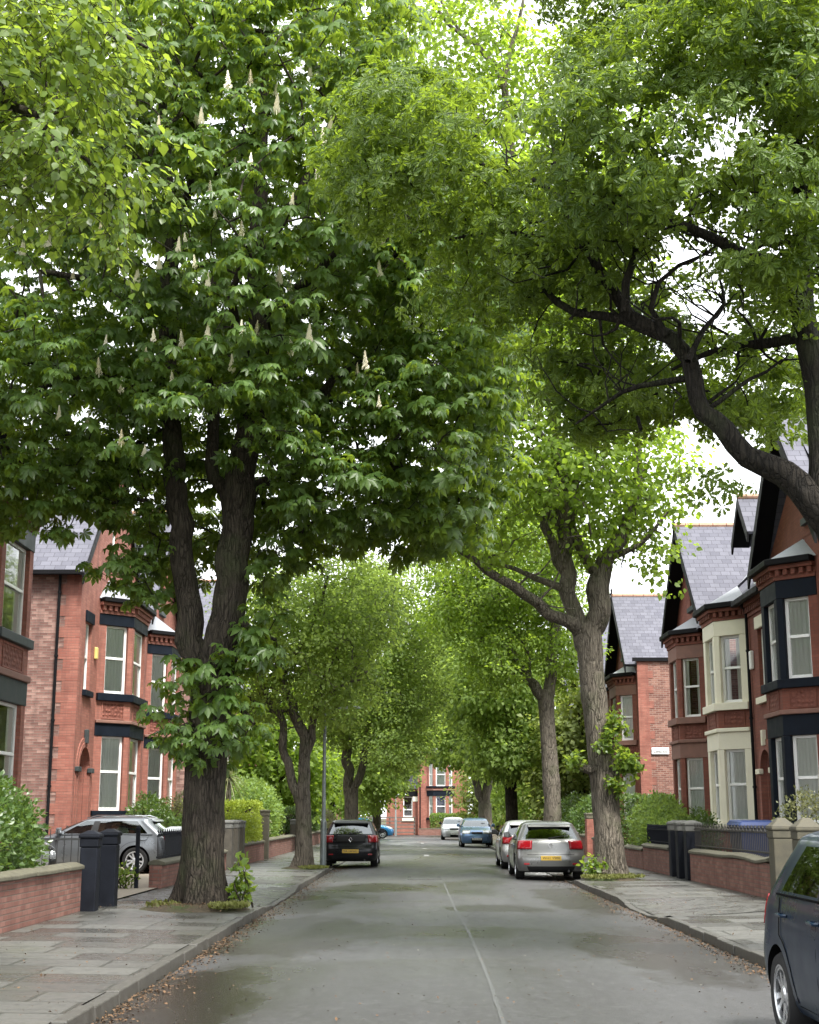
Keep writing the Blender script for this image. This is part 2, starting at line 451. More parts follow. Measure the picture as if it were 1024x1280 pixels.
        for a in range(nR):
            if vis[ci[a]]:
                Lm = clumpR*1.5; m.tube([st[a]-B0, st[a]+h[a]*Lm*.5-B0-np.array([0, 0, Lm*.14]), st[a]+h[a]*Lm-B0-np.array([0, 0, Lm*.55])], [.004, .003, .0015], 3)
        m.build('twigs', bmat, None, uv=False, fix=False).parent = root
    else:
        per_c = np.where(vis, per, max(4, per//3)); idx = np.repeat(np.arange(len(C)), per_c); n_ = len(idx)
        q = unit(rg.normal(size=(n_, 3)))*(rg.random(n_)**.5)[:, None]
        csz = rg.uniform(.7, 1.25, len(C))[idx]
        # clumps are discs tilted along the outward direction
        o = O[idx]; offv = q*clumpR*csz[:, None]
        offv[:, 2] *= flat
        offv += o*(np.sum(offv*o, 1, keepdims=True))*.4
        pos = C[idx]+offv
        if sag: pos[:, 2] -= sag*np.hypot(offv[:, 0], offv[:, 1])**1.5
        ax = offv/clumpR*.8+rg.normal(size=(n_, 3))*.55+o*.3; ax[:, 2] -= droop
        nor = np.tile([0, 0, up], (n_, 1))+o*.55+rg.normal(size=(n_, 3))*.45
        sz = size*rg.uniform(.65, 1.25, n_)*np.where(vis[idx], 1, 1.6)
    me = leaf_mesh('crown', kind, pos-B0, ax, nor, sz)
    link_mesh('crown', me, lmat, root)
    if extra: extra(root, C, O, B0, rg)
    return root, C, O
def smooth_np(me):
    me.polygons.foreach_set('use_smooth', np.ones(len(me.polygons), bool)); return me
def limb(Y, *pts, dy=0.):
    """pixel-traced limb: (px,py,radius[,extra depth]) at real depth Y"""
    out = []
    for i, p in enumerate(pts):
        yy = Y+(p[3] if len(p) > 3 else dy*i/max(1, len(pts)-1))
        out.append((*at(p[0], p[1], yy), p[2]))
    return out
def blob(px, py, Y, rx, ry, rd, w=1.):
    s = FPX/(Y*_cp)
    return (*at(px, py, Y), rx/s, rd, ry/s, w)
LEAF_CH = leafmat('chestnut_leaf', (.034, .072, .018), (.100, .168, .042), (.34, .47, .04), .45, .40, .25)
LEAF_LIN = leafmat('fresh_lime_leaf', (.055, .10, .018), (.12, .185, .035), (.36, .48, .05), .48, .42, .2)
LEAF_OAK = leafmat('oak_leaf', (.040, .083, .016), (.128, .19, .037), (.33, .46, .035), .44, .42, .45)
LEAF_LIME = leafmat('lime_leaf', (.062, .106, .017), (.142, .204, .037), (.40, .56, .05), .52, .55, .6, .3)
LEAF_FAR = leafmat('far_leaf', (.085, .134, .034), (.16, .22, .062), (.44, .58, .095), .55, .6, .72, .25)
LEAF_YEL = leafmat('yellow_green_leaf', (.10, .14, .03), (.18, .22, .06), (.38, .45, .08), .45, .55, .4)
BARK = barkmat('ridged_bark', (.075, .062, .048), (.15, .125, .098), mossf=.3)
BARK_D = barkmat('dark_bark', (.030, .025, .019), (.076, .062, .048), mossf=.4)
BARK_L = barkmat('grey_bark', (.105, .09, .07), (.2, .175, .14), mossf=.45, scale=.9)
PETAL = plain('cream_petals', (.84, .79, .63), .7, .12, 30)
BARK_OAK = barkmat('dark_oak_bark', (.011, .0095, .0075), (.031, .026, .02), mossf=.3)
# ---------------- horse chestnut, left pavement
def candles(root, C, O, B0, rg):
    px, py, d = proj(C)
    prefer = [(325, 215), (300, 300), (270, 130), (265, 245), (200, 160), (228, 310), (115, 310), (150, 330), (290, 435), (330, 420), (220, 425), (200, 440), (140, 430), (375, 235), (430, 270),
              (345, 135), (385, 110), (165, 545), (60, 330), (40, 325), (185, 350), (120, 300), (215, 315), (250, 175), (290, 90), (305, 130), (140, 500), (480, 300), (240, 330), (75, 320), (305, 440), (350, 150), (370, 370), (435, 460), (110, 540), (20, 240), (10, 330), (460, 480), (190, 525), (410, 180)]
    prefer += [(p[0]+rg.normal()*45, p[1]+rg.normal()*40) for p in prefer]
    used = set(); proto = None; n = 0
    for a, b in prefer:
        s = np.hypot(px-a, py-b)*1.0+np.maximum(0, C[:, 1]-22.4)*60+np.where(O[:, 1] > .15, 500, 0)
        i = int(np.argmin(s))
        if i in used or s[i] > 170: continue
        used.add(i); h = rg.uniform(.2, .33)
        if proto is None:
            Vv = []; Ff = []
            for k in range(150):     # small petals in tiers narrowing to the tip
                t = (k+.5)/150; r = .33*(1-t)**.8*(.45+.75*rg.random())+.02; a_ = k*2.4+rg.random()
                c = np.array([r*math.cos(a_), r*math.sin(a_), t]); s_ = .085*(1.1-t*.6)
                q = [c+s_*np.array(w) for w in ((-1, -.4, -.6), (.6, -1, .2), (1, .5, .7), (-.5, 1, .3))]
                Ff.append([len(Vv)+z for z in range(4)]); Vv += q
            m = MB(); m.v = [tuple(v) for v in Vv]; m.f = [tuple(f) for f in Ff]; m.mi = [0]*len(m.f)
            m.tube([(0, 0, -.15), (0, 0, .98)], [.03, .012], 5)
            proto = m.build('flower_candle', PETAL, None, fix=False); o = proto
        else:
            o = proto.copy(); COL.objects.link(o)
        o.parent = root; p = C[i]+np.array([0, -.05, .07])+O[i]*.10-B0
        o.location = p; o.scale = (h*.5, h*.5, h); o.rotation_euler = (rg.normal()*.06, rg.normal()*.06, rg.random()*6)
def ch_mask(C, rg):
    px, py, d = proj(C)
    stem = (px > 195) & (px < 335) & (py > 520) & (py < 745) & (C[:, 1] < 24.6)
    hole = (px > 20) & (px < 330) & (py > 655) & (py < 800) & (rg.random(len(C)) < .25)
    hole = hole | ((px > 15) & (px < 140) & (py > 640) & (py < 760) & (rg.random(len(C)) < .8))
    road = (py > 705) & (px > 350)
    return ~((stem & (rg.random(len(C)) < .93)) | hole | road)
YC = 24.3
ch_base = (-3.62, 24.35, .1)
chestnut, _, _ = tree('chestnut_tree', 'horse chestnut with cream flower candles and a thick twin stemmed trunk', ch_base, [
    [(-3.62, 24.35, .05, .41), *limb(YC, (252, 1100, .375), (255, 1000, .35), (259, 930, .35), (264, 880, .36), (267, 845, .30))],
    limb(YC, (264, 880, .25), (246, 820, .235), (234, 760, .21), (226, 690, .20), (220, 600, .19), (212, 500, .17), (208, 400, .16), (214, 300, .12), (205, 180, .09), (200, 60, .06), (195, -40, .04)),
    limb(YC, (266, 885, .28), (274, 830, .29), (284, 780, .295), (291, 730, .29), (297, 640, .275), (308, 560, .25), (318, 480, .23), (322, 400, .19), (320, 300, .15), (324, 200, .11), (332, 80, .08), (338, -40, .05)),
    limb(YC, (294, 680, .16), (280, 620, .13), (268, 580, .12), (263, 500, .1), (258, 420, .08), (270, 330, .05), dy=.8),
    limb(YC, (312, 545, .13), (345, 548, .12), (400, 495, .09), (430, 462, .07), (520, 430, .05), dy=1.2),
    limb(YC, (322, 400, .12), (370, 365, .09), (420, 318, .07), (500, 290, .04), dy=-1.5),
    limb(YC, (212, 510, .12), (150, 480, .09), (90, 470, .06), (30, 500, .04), dy=-1.2),
    limb(YC, (208, 400, .1), (160, 380, .08), (110, 350, .06), (50, 340, .04), dy=-2.5),
    limb(YC, (318, 480, .14), (300, 420, .10), (290, 380, .07), (300, 330, .04), dy=-3.),
    limb(YC, (214, 320, .1), (235, 240, .07), (260, 170, .05), dy=-3.),
    limb(YC, (322, 330, .12), (380, 230, .08), (430, 130, .05), dy=1.5),
    limb(YC, (300, 620, .13), (380, 590, .09), (450, 590, .06), (560, 600, .03), dy=2.),
    limb(YC, (262, 895, .10), (240, 905, .06), (215, 915, .03), dy=-.6),
    limb(YC, (268, 880, .10), (295, 885, .06), (318, 905, .03), dy=-.5),
    limb(YC, (290, 770, .08), (315, 790, .05), (345, 800, .03), dy=-.4),
], [blob(300, 230, 24.3, 350, 400, 4.7), blob(70, 510, 24.0, 185, 135, 3.0), blob(545, 555, 24.6, 110, 150, 3.), blob(560, 400, 24.6, 110, 190, 3.2),
    blob(420, 620, 24.6, 120, 75, 2.6), blob(290, 520, 22.4, 110, 90, 1.6), blob(130, 665, 24.2, 85, 70, 1.4, .8), blob(262, 620, 26.6, 100, 110, 1.3, 1.2), blob(185, 690, 24.4, 60, 70, 1.2, 1.5), blob(235, 560, 23.3, 90, 40, .9, .9), blob(320, 690, 24., 40, 60, .8, 1.), blob(350, 700, 24.6, 45, 50, 1., .9), blob(40, 620, 24, 110, 60, 1.6), blob(262, 908, 24.0, 68, 54, .75, 6.), blob(265, 850, 23.8, 60, 36, .6, 2.5), blob(325, 800, 24.1, 36, 50, .6, 2.5), blob(195, 720, 24.2, 50, 45, .8, 1.), blob(215, 880, 23.9, 36, 40, .5, 1.2)],
    3600, .33, 'palm', LEAF_CH, BARK_D, group='street trees along both pavements', shell=.5, seed=3, per=10, clumpR=.32, size=1.06, droop=.35, gap=-.22, trunk_sides=40, rough=.075, mask=ch_mask, extra=candles)

# ---------------- lime overhanging from beside the camera
tree('lime_tree', 'young lime tree whose hanging heart shaped leaves overlap the chestnut crown', (-4.3, 9.6, .1), [
    [(-4.3, 9.6, .05, .3), (-4.3, 9.65, 2, .26), (-4.25, 9.7, 4.2, .2), (-4.2, 9.9, 6, .15), (-4.1, 10.2, 8, .1), (-4., 10.3, 9.5, .05)],
    [(-4.25, 9.75, 4.8, .10), *limb(11, (-60, 80, .07), (10, 125, .045), (50, 145, .03), (75, 200, .018), dy=-.3)],
    [(-4.2, 9.9, 6.2, .09), *limb(11, (-60, 10, .06), (60, -40, .05), (105, 5, .035), (140, 35, .025), (185, 60, .012), dy=.3)],
    [(-4.25, 9.7, 4.4, .09), *limb(11, (-70, 120, .06), (0, 112, .045), (30, 135, .035), (60, 165, .025), (110, 200, .018), (128, 235, .01), dy=.4)],
    [(-4.2, 9.8, 5.6, .08), *limb(11.6, (-40, 40, .05), (20, 28, .04), (48, 62, .025), (60, 120, .015), dy=.3)],
], [blob(30, 70, 11.0, 130, 110, 1.0), blob(110, 60, 11.3, 80, 75, .8), blob(60, 190, 11, 100, 70, .7), blob(130, 200, 11.2, 55, 90, .5, 1.2), blob(20, 250, 11.2, 55, 60, .6, .7), blob(-120, 0, 10.3, 240, 240, 1.6, .6), blob(135, 285, 11.2, 30, 40, .3, 1.)],
    190, .24, 'spray', LEAF_LIN, BARK_D, group='street trees along both pavements', shell=.25, seed=5, per=5, clumpR=.36, size=.112, droop=.55, up=1.0, flat=.6, trunk_sides=14, tiprad=.0035, outside=.6, grow_from=3.5)

# ---------------- oak, right pavement, trunk just outside the frame
YO = 15.5
def oak_mask(C, rg):
    px, py, d = proj(C)
    hole = ((px > 820) & (px < 1000) & (py > 545) & (py < 700) & ((px-890)**2/70**2+(py-590)**2/45**2 > 1)) | ((np.hypot(px-845, py-300) < 38)) | ((np.hypot((px-625)/1.2, py-115) < 42)) | ((px > 830) & (px < 900) & (py > 365) & (py < 400))
    limbz = (px > 700) & (px < 1000) & (py > 360) & (py < 600) & (C[:, 1] < 15.7)
    return ~(hole | (limbz & (rg.random(len(C)) < .85)))
tree('oak_tree', 'spreading oak with thick crooked near black limbs reaching over the street', (5.6, 15.8, .1), [
    [(5.6, 15.8, .05, .47), (5.5, 15.7, 1.2, .39), (5.32, 15.6, 2.6, .35), (5.08, YO, 4.0, .32), *limb(YO, (1046, 640, .27), (1034, 560, .20), (1022, 480, .155), (1006, 405, .14), (1000, 345, .125), (1005, 260, .105), (992, 170, .09), (1003, 60, .07), (1000, -60, .05))],
    limb(YO, (1048, 660, .21), (1004, 604, .165), (972, 580, .14), (940, 566, .125), (905, 540, .115), (876, 516, .108), (866, 480, .10), (860, 450, .098), (838, 424, .092), (812, 408, .085), (790, 394, .078), (764, 362, .07), (746, 338, .062), (730, 308, .052), (704, 250, .04), (690, 170, .028), dy=.6),
    limb(YO+.3, (838, 424, .07), (800, 410, .062), (775, 398, .06), (745, 394, .054), (718, 389, .05), (696, 378, .045), (682, 364, .04), (672, 335, .03), (640, 300, .02), dy=.8),
    limb(YO+.1, (782, 390, .055), (784, 352, .048), (796, 318, .043), (788, 270, .036), (772, 230, .028), (800, 150, .016), dy=-.5),
    limb(YO+.2, (834, 420, .045), (816, 385, .036), (824, 352, .03), (850, 330, .025), (880, 318, .016), (905, 300, .01), dy=.3),
    limb(YO, (1006, 420, .075), (966, 428, .066), (925, 433, .056), (888, 442, .04), (840, 462, .022), dy=1.2),
    limb(YO, (1000, 345, .09), (962, 330, .082), (930, 318, .075), (900, 302, .065), (860, 285, .054), (800, 268, .038), (740, 240, .022), dy=-.6),
    limb(YO, (1003, 300, .07), (952, 302, .052), (925, 325, .045), (890, 300, .028)),
    limb(YO, (992, 190, .09), (952, 120, .078), (912, 80, .066), (886, 45, .055), (850, 25, .04), (820, -30, .022), dy=.5),
    limb(YO, (912, 84, .045), (905, 30, .036), (918, -20, .03)),
    limb(YO, (1000, 120, .055), (975, 85, .045), (965, 30, .03), dy=-.5),
    limb(YO, (732, 312, .04), (690, 300, .034), (620, 290, .024), (560, 300, .015), dy=1.4),
    limb(YO+.4, (864, 472, .045), (800, 482, .034), (760, 502, .024), (720, 530, .014), dy=1.),
    limb(YO+.6, (700, 250, .036), (650, 215, .028), (600, 205, .02), (540, 150, .012), dy=1.2),
    limb(YO, (860, 452, .04), (880, 410, .032), (905, 380, .026), (900, 350, .016), dy=.8),
], [blob(790, 190, 15.4, 240, 150, 1.9), blob(950, 110, 14.6, 170, 170, 1.8), blob(620, 270, 16.4, 120, 130, 1.4), blob(690, 330, 16.4, 120, 60, 1.), blob(840, 450, 18.2, 190, 110, 1.3, 1.3), blob(930, 380, 17.6, 90, 60, .8, .8), blob(890, 588, 15.2, 55, 32, .4, 1.2), blob(490, 190, 17.5, 80, 130, 1.2), blob(540, 330, 17, 60, 60, .8), blob(990, 300, 14.6, 80, 90, .9), blob(880, -90, 16.5, 320, 90, 2.4, .3), blob(960, 470, 16.5, 60, 60, .8, .6), blob(985, 245, 14, 70, 70, .8)],
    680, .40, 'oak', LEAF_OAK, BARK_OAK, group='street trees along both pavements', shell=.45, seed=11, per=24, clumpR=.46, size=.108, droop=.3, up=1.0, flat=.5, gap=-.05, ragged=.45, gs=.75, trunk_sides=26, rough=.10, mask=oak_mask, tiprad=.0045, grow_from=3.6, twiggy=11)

# ---------------- big lime, right pavement
def lime_shoots(root, C, O, B0, rg):
    P = []; m = MB()
    for px, py, Y, n, r in ((772, 905, 35.3, 26, .26), (782, 955, 35.3, 34, .34), (760, 930, 35.1, 22, .3), (770, 985, 35.2, 18, .22), (716, 955, 35.3, 16, .2), (742, 1085, 35.1, 14, .16), (790, 960, 35.3, 18, .25)):
        c = np.array(at(px, py, Y)); t = np.array([4.6+(c[2]-3)*-.07, 35.55, c[2]-.25])
        m.lathe([(.02, -.12), (.13, -.05), (.15, .04), (.06, .12)], 9, tuple(t+(c-t)*.42))
        for k in range(n):
            e = c+unit(rg.normal(size=3))*r*rg.random()**.4; e[2] += .05; m.tube([t, (t+e)/2+np.array([0, 0, -.05]), e], [.014, .008, .003], 4)
            for q in range(9): P.append(e+rg.normal(size=3)*.085)
    m.build('shoot', BARK_L, root, uv=False); P = np.array(P); n = len(P); ax = rg.normal(size=(n, 3)); ax[:, 2] -= .25; nor = rg.normal(size=(n, 3))*.5; nor[:, 2] += .9
    link_mesh('shoot_leaves', leaf_mesh('shoot_leaves', t_round(), P-B0, ax, nor, .12*rg.uniform(.6, 1.3, n)), LEAF_LIN, root)
YL = 35.6
tree('lime_tree', 'tall lime tree with burrs and leafy shoots on its trunk near the silver hatchback', (4.72, 35.7, .1), [
    [(4.72, 35.7, .05, .40), *limb(YL, (763, 1080, .345), (757, 1000, .33), (746, 900, .315), (740, 850, .315), (737, 800, .33), (735, 780, .30))],
    limb(YL, (738, 810, .27), (747, 766, .27), (750, 725, .25), (757, 702, .22), (768, 685, .19), (790, 640, .14), (800, 560, .10), (790, 460, .06)),
    limb(YL, (756, 712, .16), (737, 712, .15), (723, 684, .13), (716, 640, .11), (730, 560, .08), (725, 470, .05)),
    limb(YL, (736, 812, .25), (724, 780, .22), (712, 750, .2), (708, 697, .19), (706, 650, .18), (700, 560, .16), (672, 420, .14), (650, 300, .12), (640, 190, .11), (630, 105, .10), (598, 60, .07), (560, 30, .05), (530, -20, .03)),
    limb(YL, (630, 110, .07), (640, 60, .06), (650, 20, .05), (660, -30, .03)),
    limb(YL, (612, 75, .05), (560, 20, .04), (545, -30, .03)),
    limb(YL, (640, 200, .06), (600, 150, .05), (540, 130, .03), dy=1),
    limb(YL, (732, 800, .19), (716, 780, .17), (685, 763, .15), (657, 742, .13), (622, 720, .11), (590, 700, .07), (560, 680, .04), dy=-1.),
    limb(YL, (708, 720, .12), (690, 680, .12), (680, 650, .11), (684, 625, .10), (660, 590, .06)),
    limb(YL, (703, 735, .1), (670, 722, .08), (645, 712, .06), (600, 700, .03), dy=1.),
    limb(YL, (700, 560, .1), (640, 520, .08), (590, 480, .05), dy=-1),
    limb(YL, (760, 700, .1), (800, 680, .06), (835, 640, .03), dy=-1),
], [blob(690, 520, 35.4, 150, 150, 3.4), blob(760, 620, 35.4, 85, 80, 2.2), blob(590, 640, 35, 75, 75, 2.), blob(640, 330, 36, 180, 160, 3.2, .8), blob(690, 440, 34.5, 120, 110, 2.6), blob(560, 70, 36, 150, 110, 3, .35), blob(700, 150, 37, 150, 110, 3, .4), blob(815, 690, 35.4, 30, 45, .8, .5), blob(800, 590, 35.4, 60, 80, 1.8, .9), blob(735, 600, 34.5, 70, 60, 1.4, .8)],
    1550, .44, 'round', LEAF_LIME, BARK_L, group='street trees along both pavements', shell=.4, gap=-.2, seed=21, twiggy=4, extra=lime_shoots, per=32, clumpR=.6, size=.15, droop=.3, flat=.5, trunk_sides=28, rough=.06, grow_from=4.)
# ---------------- other street trees and the far ones
GT = 'street trees along both pavements'
Y2 = 42.4
tree('street_tree', 'slim grey forked street tree beside the lamp post', (-3.42, 42.5, .1), [
    [(-3.42, 42.5, .05, .27), *limb(Y2, (380, 1060, .235), (379, 1000, .225), (378, 985, .22))],
    limb(Y2, (376, 1005, .15), (367, 981, .14), (357, 945, .125), (353, 903, .11), (330, 860, .08), (320, 800, .05)),
    limb(Y2, (378, 992, .19), (380, 950, .17), (378, 915, .16), (368, 885, .14), (352, 845, .11), (345, 780, .08), (360, 720, .05)),
    limb(Y2, (379, 950, .13), (388, 922, .12), (395, 880, .11), (410, 840, .08), (430, 790, .05), (440, 740, .03)),
    limb(Y2, (368, 885, .09), (340, 890, .08), (310, 870, .05)),
    limb(Y2, (395, 880, .08), (420, 860, .06), (450, 850, .03), dy=-1.2),
    limb(Y2, (352, 845, .08), (390, 780, .06), (410, 720, .04), dy=-1.5),
], [blob(395, 780, 42.4, 95, 90, 3.), blob(330, 790, 42.6, 55, 80, 2.), blob(420, 860, 42, 60, 45, 1.6), blob(440, 760, 42.5, 60, 65, 2.3), blob(325, 870, 42.6, 35, 40, 1.2)],
    850, .38, 'round', LEAF_FAR, BARK_L, group=GT, shell=.35, gap=-.15, twiggy=5, seed=31, per=46, clumpR=.5, size=.105, droop=.25, flat=.5, grow_from=3.2, trunk_sides=18)
Y3 = 62
tree('street_tree', 'twin stemmed street tree rising behind the black hatchback', (-2.95, 62, .1), [
    [(-2.95, 62, .05, .36), *limb(Y3, (439, 1030, .30), (439, 985, .30))],
    limb(Y3, (438, 995, .22), (435, 940, .20), (432, 900, .17), (425, 850, .11), (430, 780, .06)),
    limb(Y3, (441, 990, .18), (451, 970, .17), (460, 925, .15), (470, 870, .1), (500, 810, .05)),
    limb(Y3, (435, 930, .1), (415, 880, .06), (400, 830, .03)),
], [blob(470, 800, 62, 75, 100, 3.8), blob(435, 880, 61, 55, 50, 2.5), blob(510, 860, 61, 45, 70, 2.5), blob(490, 920, 60.5, 40, 45, 2.), blob(420, 800, 63, 50, 70, 2.6)],
    1150, .42, 'quad', LEAF_FAR, BARK_L, group=GT, shell=.4, gap=-.15, seed=32, per=46, clumpR=.6, size=.15, droop=.3, grow_from=4., trunk_sides=16)
Y4 = 86
tree('street_tree', 'short crowned far street tree beyond the black hatchback', (-2.75, 86, .1), [
    [(-2.75, 86, .05, .3), *limb(Y4, (471, 1030, .26), (470, 990, .22), (475, 930, .15), (480, 880, .08))],
    limb(Y4, (470, 990, .12), (460, 950, .08), (455, 920, .05)), limb(Y4, (471, 980, .12), (485, 950, .08), (500, 930, .04)),
], [blob(485, 930, 86, 45, 60, 3), blob(470, 970, 85, 30, 40, 2), blob(500, 900, 88, 45, 60, 3), blob(455, 930, 86, 30, 70, 2.5)],
    520, .5, 'quad', LEAF_FAR, BARK_L, group=GT, shell=.4, seed=33, per=34, clumpR=.75, size=.27, droop=.4, grow_from=3., trunk_sides=12)
YR2 = 58.5
tree('lime_tree', 'pale trunked lime tree behind the silver hatchback with one low forked limb', (5.35, 58.7, .1), [
    [(5.35, 58.7, .05, .42), *limb(YR2, (691, 1020, .36), (688, 960, .34), (684, 900, .32), (682, 862, .33))],
    limb(YR2, (684, 880, .24), (690, 820, .24), (692, 780, .22), (686, 720, .17), (690, 640, .12), (690, 560, .06)),
    limb(YR2, (681, 878, .22), (668, 856, .20), (655, 838, .18), (640, 815, .17), (618, 797, .14), (600, 770, .09), (580, 740, .05)),
    limb(YR2, (662, 846, .12), (658, 810, .11), (648, 795, .09), (635, 780, .07), (620, 740, .04)),
], [blob(660, 700, 58.5, 80, 100, 4), blob(610, 740, 58, 55, 65, 3), blob(620, 820, 57.5, 45, 45, 2.), blob(700, 790, 59, 40, 70, 2.2), blob(570, 700, 59, 45, 60, 2.5), blob(560, 760, 58, 30, 45, 2)],
    1250, .42, 'quad', LEAF_LIME, BARK_L, group=GT, gap=-.15, shell=.4, seed=34, per=40, clumpR=.6, size=.16, droop=.3, grow_from=4., trunk_sides=20, rough=.06)
YR3 = 74
tree('lime_tree', 'dark trunked drooping lime tree between the pale trunked lime and the far forked tree', (4.85, 74, .1), [
    [(4.85, 74, .05, .36), *limb(YR3, (640, 1020, .32), (637, 960, .30), (633, 910, .26), (628, 860, .2), (625, 800, .12), (630, 740, .06))],
    limb(YR3, (634, 920, .16), (615, 880, .12), (600, 840, .07), (590, 800, .04)), limb(YR3, (633, 900, .16), (650, 870, .12), (665, 820, .06)),
    limb(YR3, (628, 860, .12), (605, 820, .1), (580, 790, .05)),
], [blob(640, 850, 74, 55, 70, 3.5), blob(600, 850, 73, 50, 60, 3), blob(630, 930, 73, 50, 40, 2.4), blob(665, 920, 74, 32, 60, 2), blob(590, 790, 75, 50, 60, 3)],
    1000, .5, 'quad', LEAF_FAR, BARK_D, group=GT, shell=.4, seed=35, per=32, clumpR=.7, size=.25, droop=.75, grow_from=4., trunk_sides=14, sag=.4)
YR4 = 93
tree('lime_tree', 'far forked street tree beside the small blue car', (4.55, 93, .1), [
    [(4.55, 93, .05, .55), *limb(YR4, (607, 1030, .45), (606, 1005, .42))],
    limb(YR4, (605, 1012, .28), (597, 985, .26), (591, 955, .22), (588, 920, .15), (580, 860, .07)),
    limb(YR4, (607, 1010, .3), (610, 980, .28), (614, 950, .24), (618, 900, .14), (622, 850, .07)),
], [blob(575, 860, 93, 50, 70, 4), blob(600, 920, 92, 40, 40, 3), blob(560, 930, 92, 30, 30, 2.2), blob(555, 820, 94, 40, 50, 3.5)],
    760, .6, 'quad', LEAF_FAR, BARK_L, group=GT, shell=.4, seed=36, per=30, clumpR=.8, size=.3, droop=.4, grow_from=4., trunk_sides=14)
def far_tree(label, x, y, h, r, n, mat, seed, low=.3, group='trees beyond the houses'):
    b = (x, y, .1)
    tree('garden_tree', label, b, [[(x, y, .05, .3), (x, y+.05, h*.25, .24), (x+.2, y, h*.6, .15), (x, y, h*.9, .05)], [(x, y+.02, h*.3, .12), (x-r*.4, y, h*.5, .08), (x-r*.6, y, h*.65, .04)], [(x, y+.02, h*.33, .12), (x+r*.4, y, h*.5, .08), (x+r*.6, y, h*.68, .04)]],
         [(x, y, h*(.5+low/2), r, r, h*(.5-low/2)), (x-r*.6, y, h*(low+.2), r*.6, r*.6, h*.2), (x+r*.6, y, h*(low+.25), r*.6, r*.6, h*.2)], n, .5, 'quad', mat, BARK_D, group=group, shell=.4, seed=seed, per=30, clumpR=.8, size=.3, droop=.3, grow_from=h*.2, trunk_sides=10)
far_tree('yellow green garden tree beside the end house', 6.2, 112, 8.5, 2.8, 260, LEAF_YEL, 41, .12)
far_tree('tall green tree rising behind the end house', 1., 140, 17, 6, 420, LEAF_FAR, 42, .2)
far_tree('broad tree behind the low wing at the street end', -9., 132, 14, 6, 400, LEAF_FAR, 43, .15)
far_tree('dense green tree in a garden beyond the lamp post', -7.6, 75, 9, 3.0, 420, LEAF_LIME, 44, .15)
far_tree('leafy tree in a right hand garden beyond the last lime', 8.2, 100, 9, 3.2, 330, LEAF_FAR, 45, .1)
far_tree('bushy tree standing near the far left corner', -6.2, 104, 9, 3.4, 300, LEAF_LIME, 46, .12)
far_tree('yellowish leafy tree in a garden behind the pale trunked lime', 8.0, 70, 8, 1.8, 260, LEAF_YEL, 48, .12)
# ================================================================= ground, road, pavements
def asphalt():
    t = NT('worn_asphalt'); p = t.pos()
    fine = t.noise(p, 190, 3, .7); mid = t.noise(p, 14, 5, .65); big = t.noise(t.pos((1, .35, 1)), .55, 5, .6, .4); lanes = t.noise(t.pos((1.3, .05, 1)), 1.1, 4)
    patch = t.noise(t.pos((.75, .42, 1)), .33, 3, .5, .8)
    f = t.math('ADD', t.math('MULTIPLY', big, .5), t.math('MULTIPLY', lanes, .5))
    c = t.mix(t.vr(f, .36, .64, 0, 1), (.030, .0288, .0292), (.063, .0625, .066))
    c = t.mix(t.vr(patch, .50, .57, 0, .6), c, (.026, .023, .019))
    c = t.mix(t.vr(fine, .36, .66, .75, 0), c, (.03, .03, .027))
    chips = t.n('ShaderNodeTexVoronoi', {'Vector': p, 'Scale': 70.}).outputs[0]
    c = t.mix(t.vr(chips, .10, .2, .5, 0), c, (.20, .195, .175))
    c = t.mix(t.vr(mid, .52, .72, 0, .3), c, (.13, .132, .128))
    # old hairline cracks
    cr = t.n('ShaderNodeTexVoronoi', {'Vector': t.n('ShaderNodeVectorMath', {0: p, 1: t.n('ShaderNodeTexNoise', {'Vector': p, 'Scale': 2.2, 'Detail': 4}).outputs[1]}, operation='ADD').outputs[0], 'Scale': .42}, feature='DISTANCE_TO_EDGE').outputs[0]
    crk = t.math('MULTIPLY', t.vr(cr, 0, .010, 1, 0), t.vr(t.noise(p, .5, 2), .48, .6, 0, 1))
    c = t.mix(t.math('MULTIPLY', crk, .75), c, (.022, .021, .019))
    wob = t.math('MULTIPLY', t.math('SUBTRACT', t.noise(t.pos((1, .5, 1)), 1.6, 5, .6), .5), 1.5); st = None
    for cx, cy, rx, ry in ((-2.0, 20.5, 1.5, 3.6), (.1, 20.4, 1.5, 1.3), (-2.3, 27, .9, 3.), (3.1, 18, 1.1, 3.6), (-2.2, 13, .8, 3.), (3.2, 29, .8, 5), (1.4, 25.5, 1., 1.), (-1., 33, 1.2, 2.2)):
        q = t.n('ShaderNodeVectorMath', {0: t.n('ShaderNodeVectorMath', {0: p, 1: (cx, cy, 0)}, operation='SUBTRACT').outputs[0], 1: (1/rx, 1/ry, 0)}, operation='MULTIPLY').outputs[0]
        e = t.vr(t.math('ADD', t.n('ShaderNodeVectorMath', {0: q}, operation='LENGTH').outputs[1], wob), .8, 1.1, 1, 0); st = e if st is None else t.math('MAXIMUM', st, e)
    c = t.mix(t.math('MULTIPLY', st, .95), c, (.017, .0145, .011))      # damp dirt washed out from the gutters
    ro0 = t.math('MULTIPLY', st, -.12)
    ro = t.vr(patch, .47, .60, .50, .34)
    ro = t.math('ADD', t.math('ADD', ro, ro0), t.vr(big, .3, .7, .12, -.14))
    h = t.math('ADD', t.math('MULTIPLY', fine, .6), t.math('MULTIPLY', chips, -.5)); h = t.math('SUBTRACT', h, crk)
    return t.done(t.pbsdf(c, ro, .5, t.bump(h, .45, .006)))
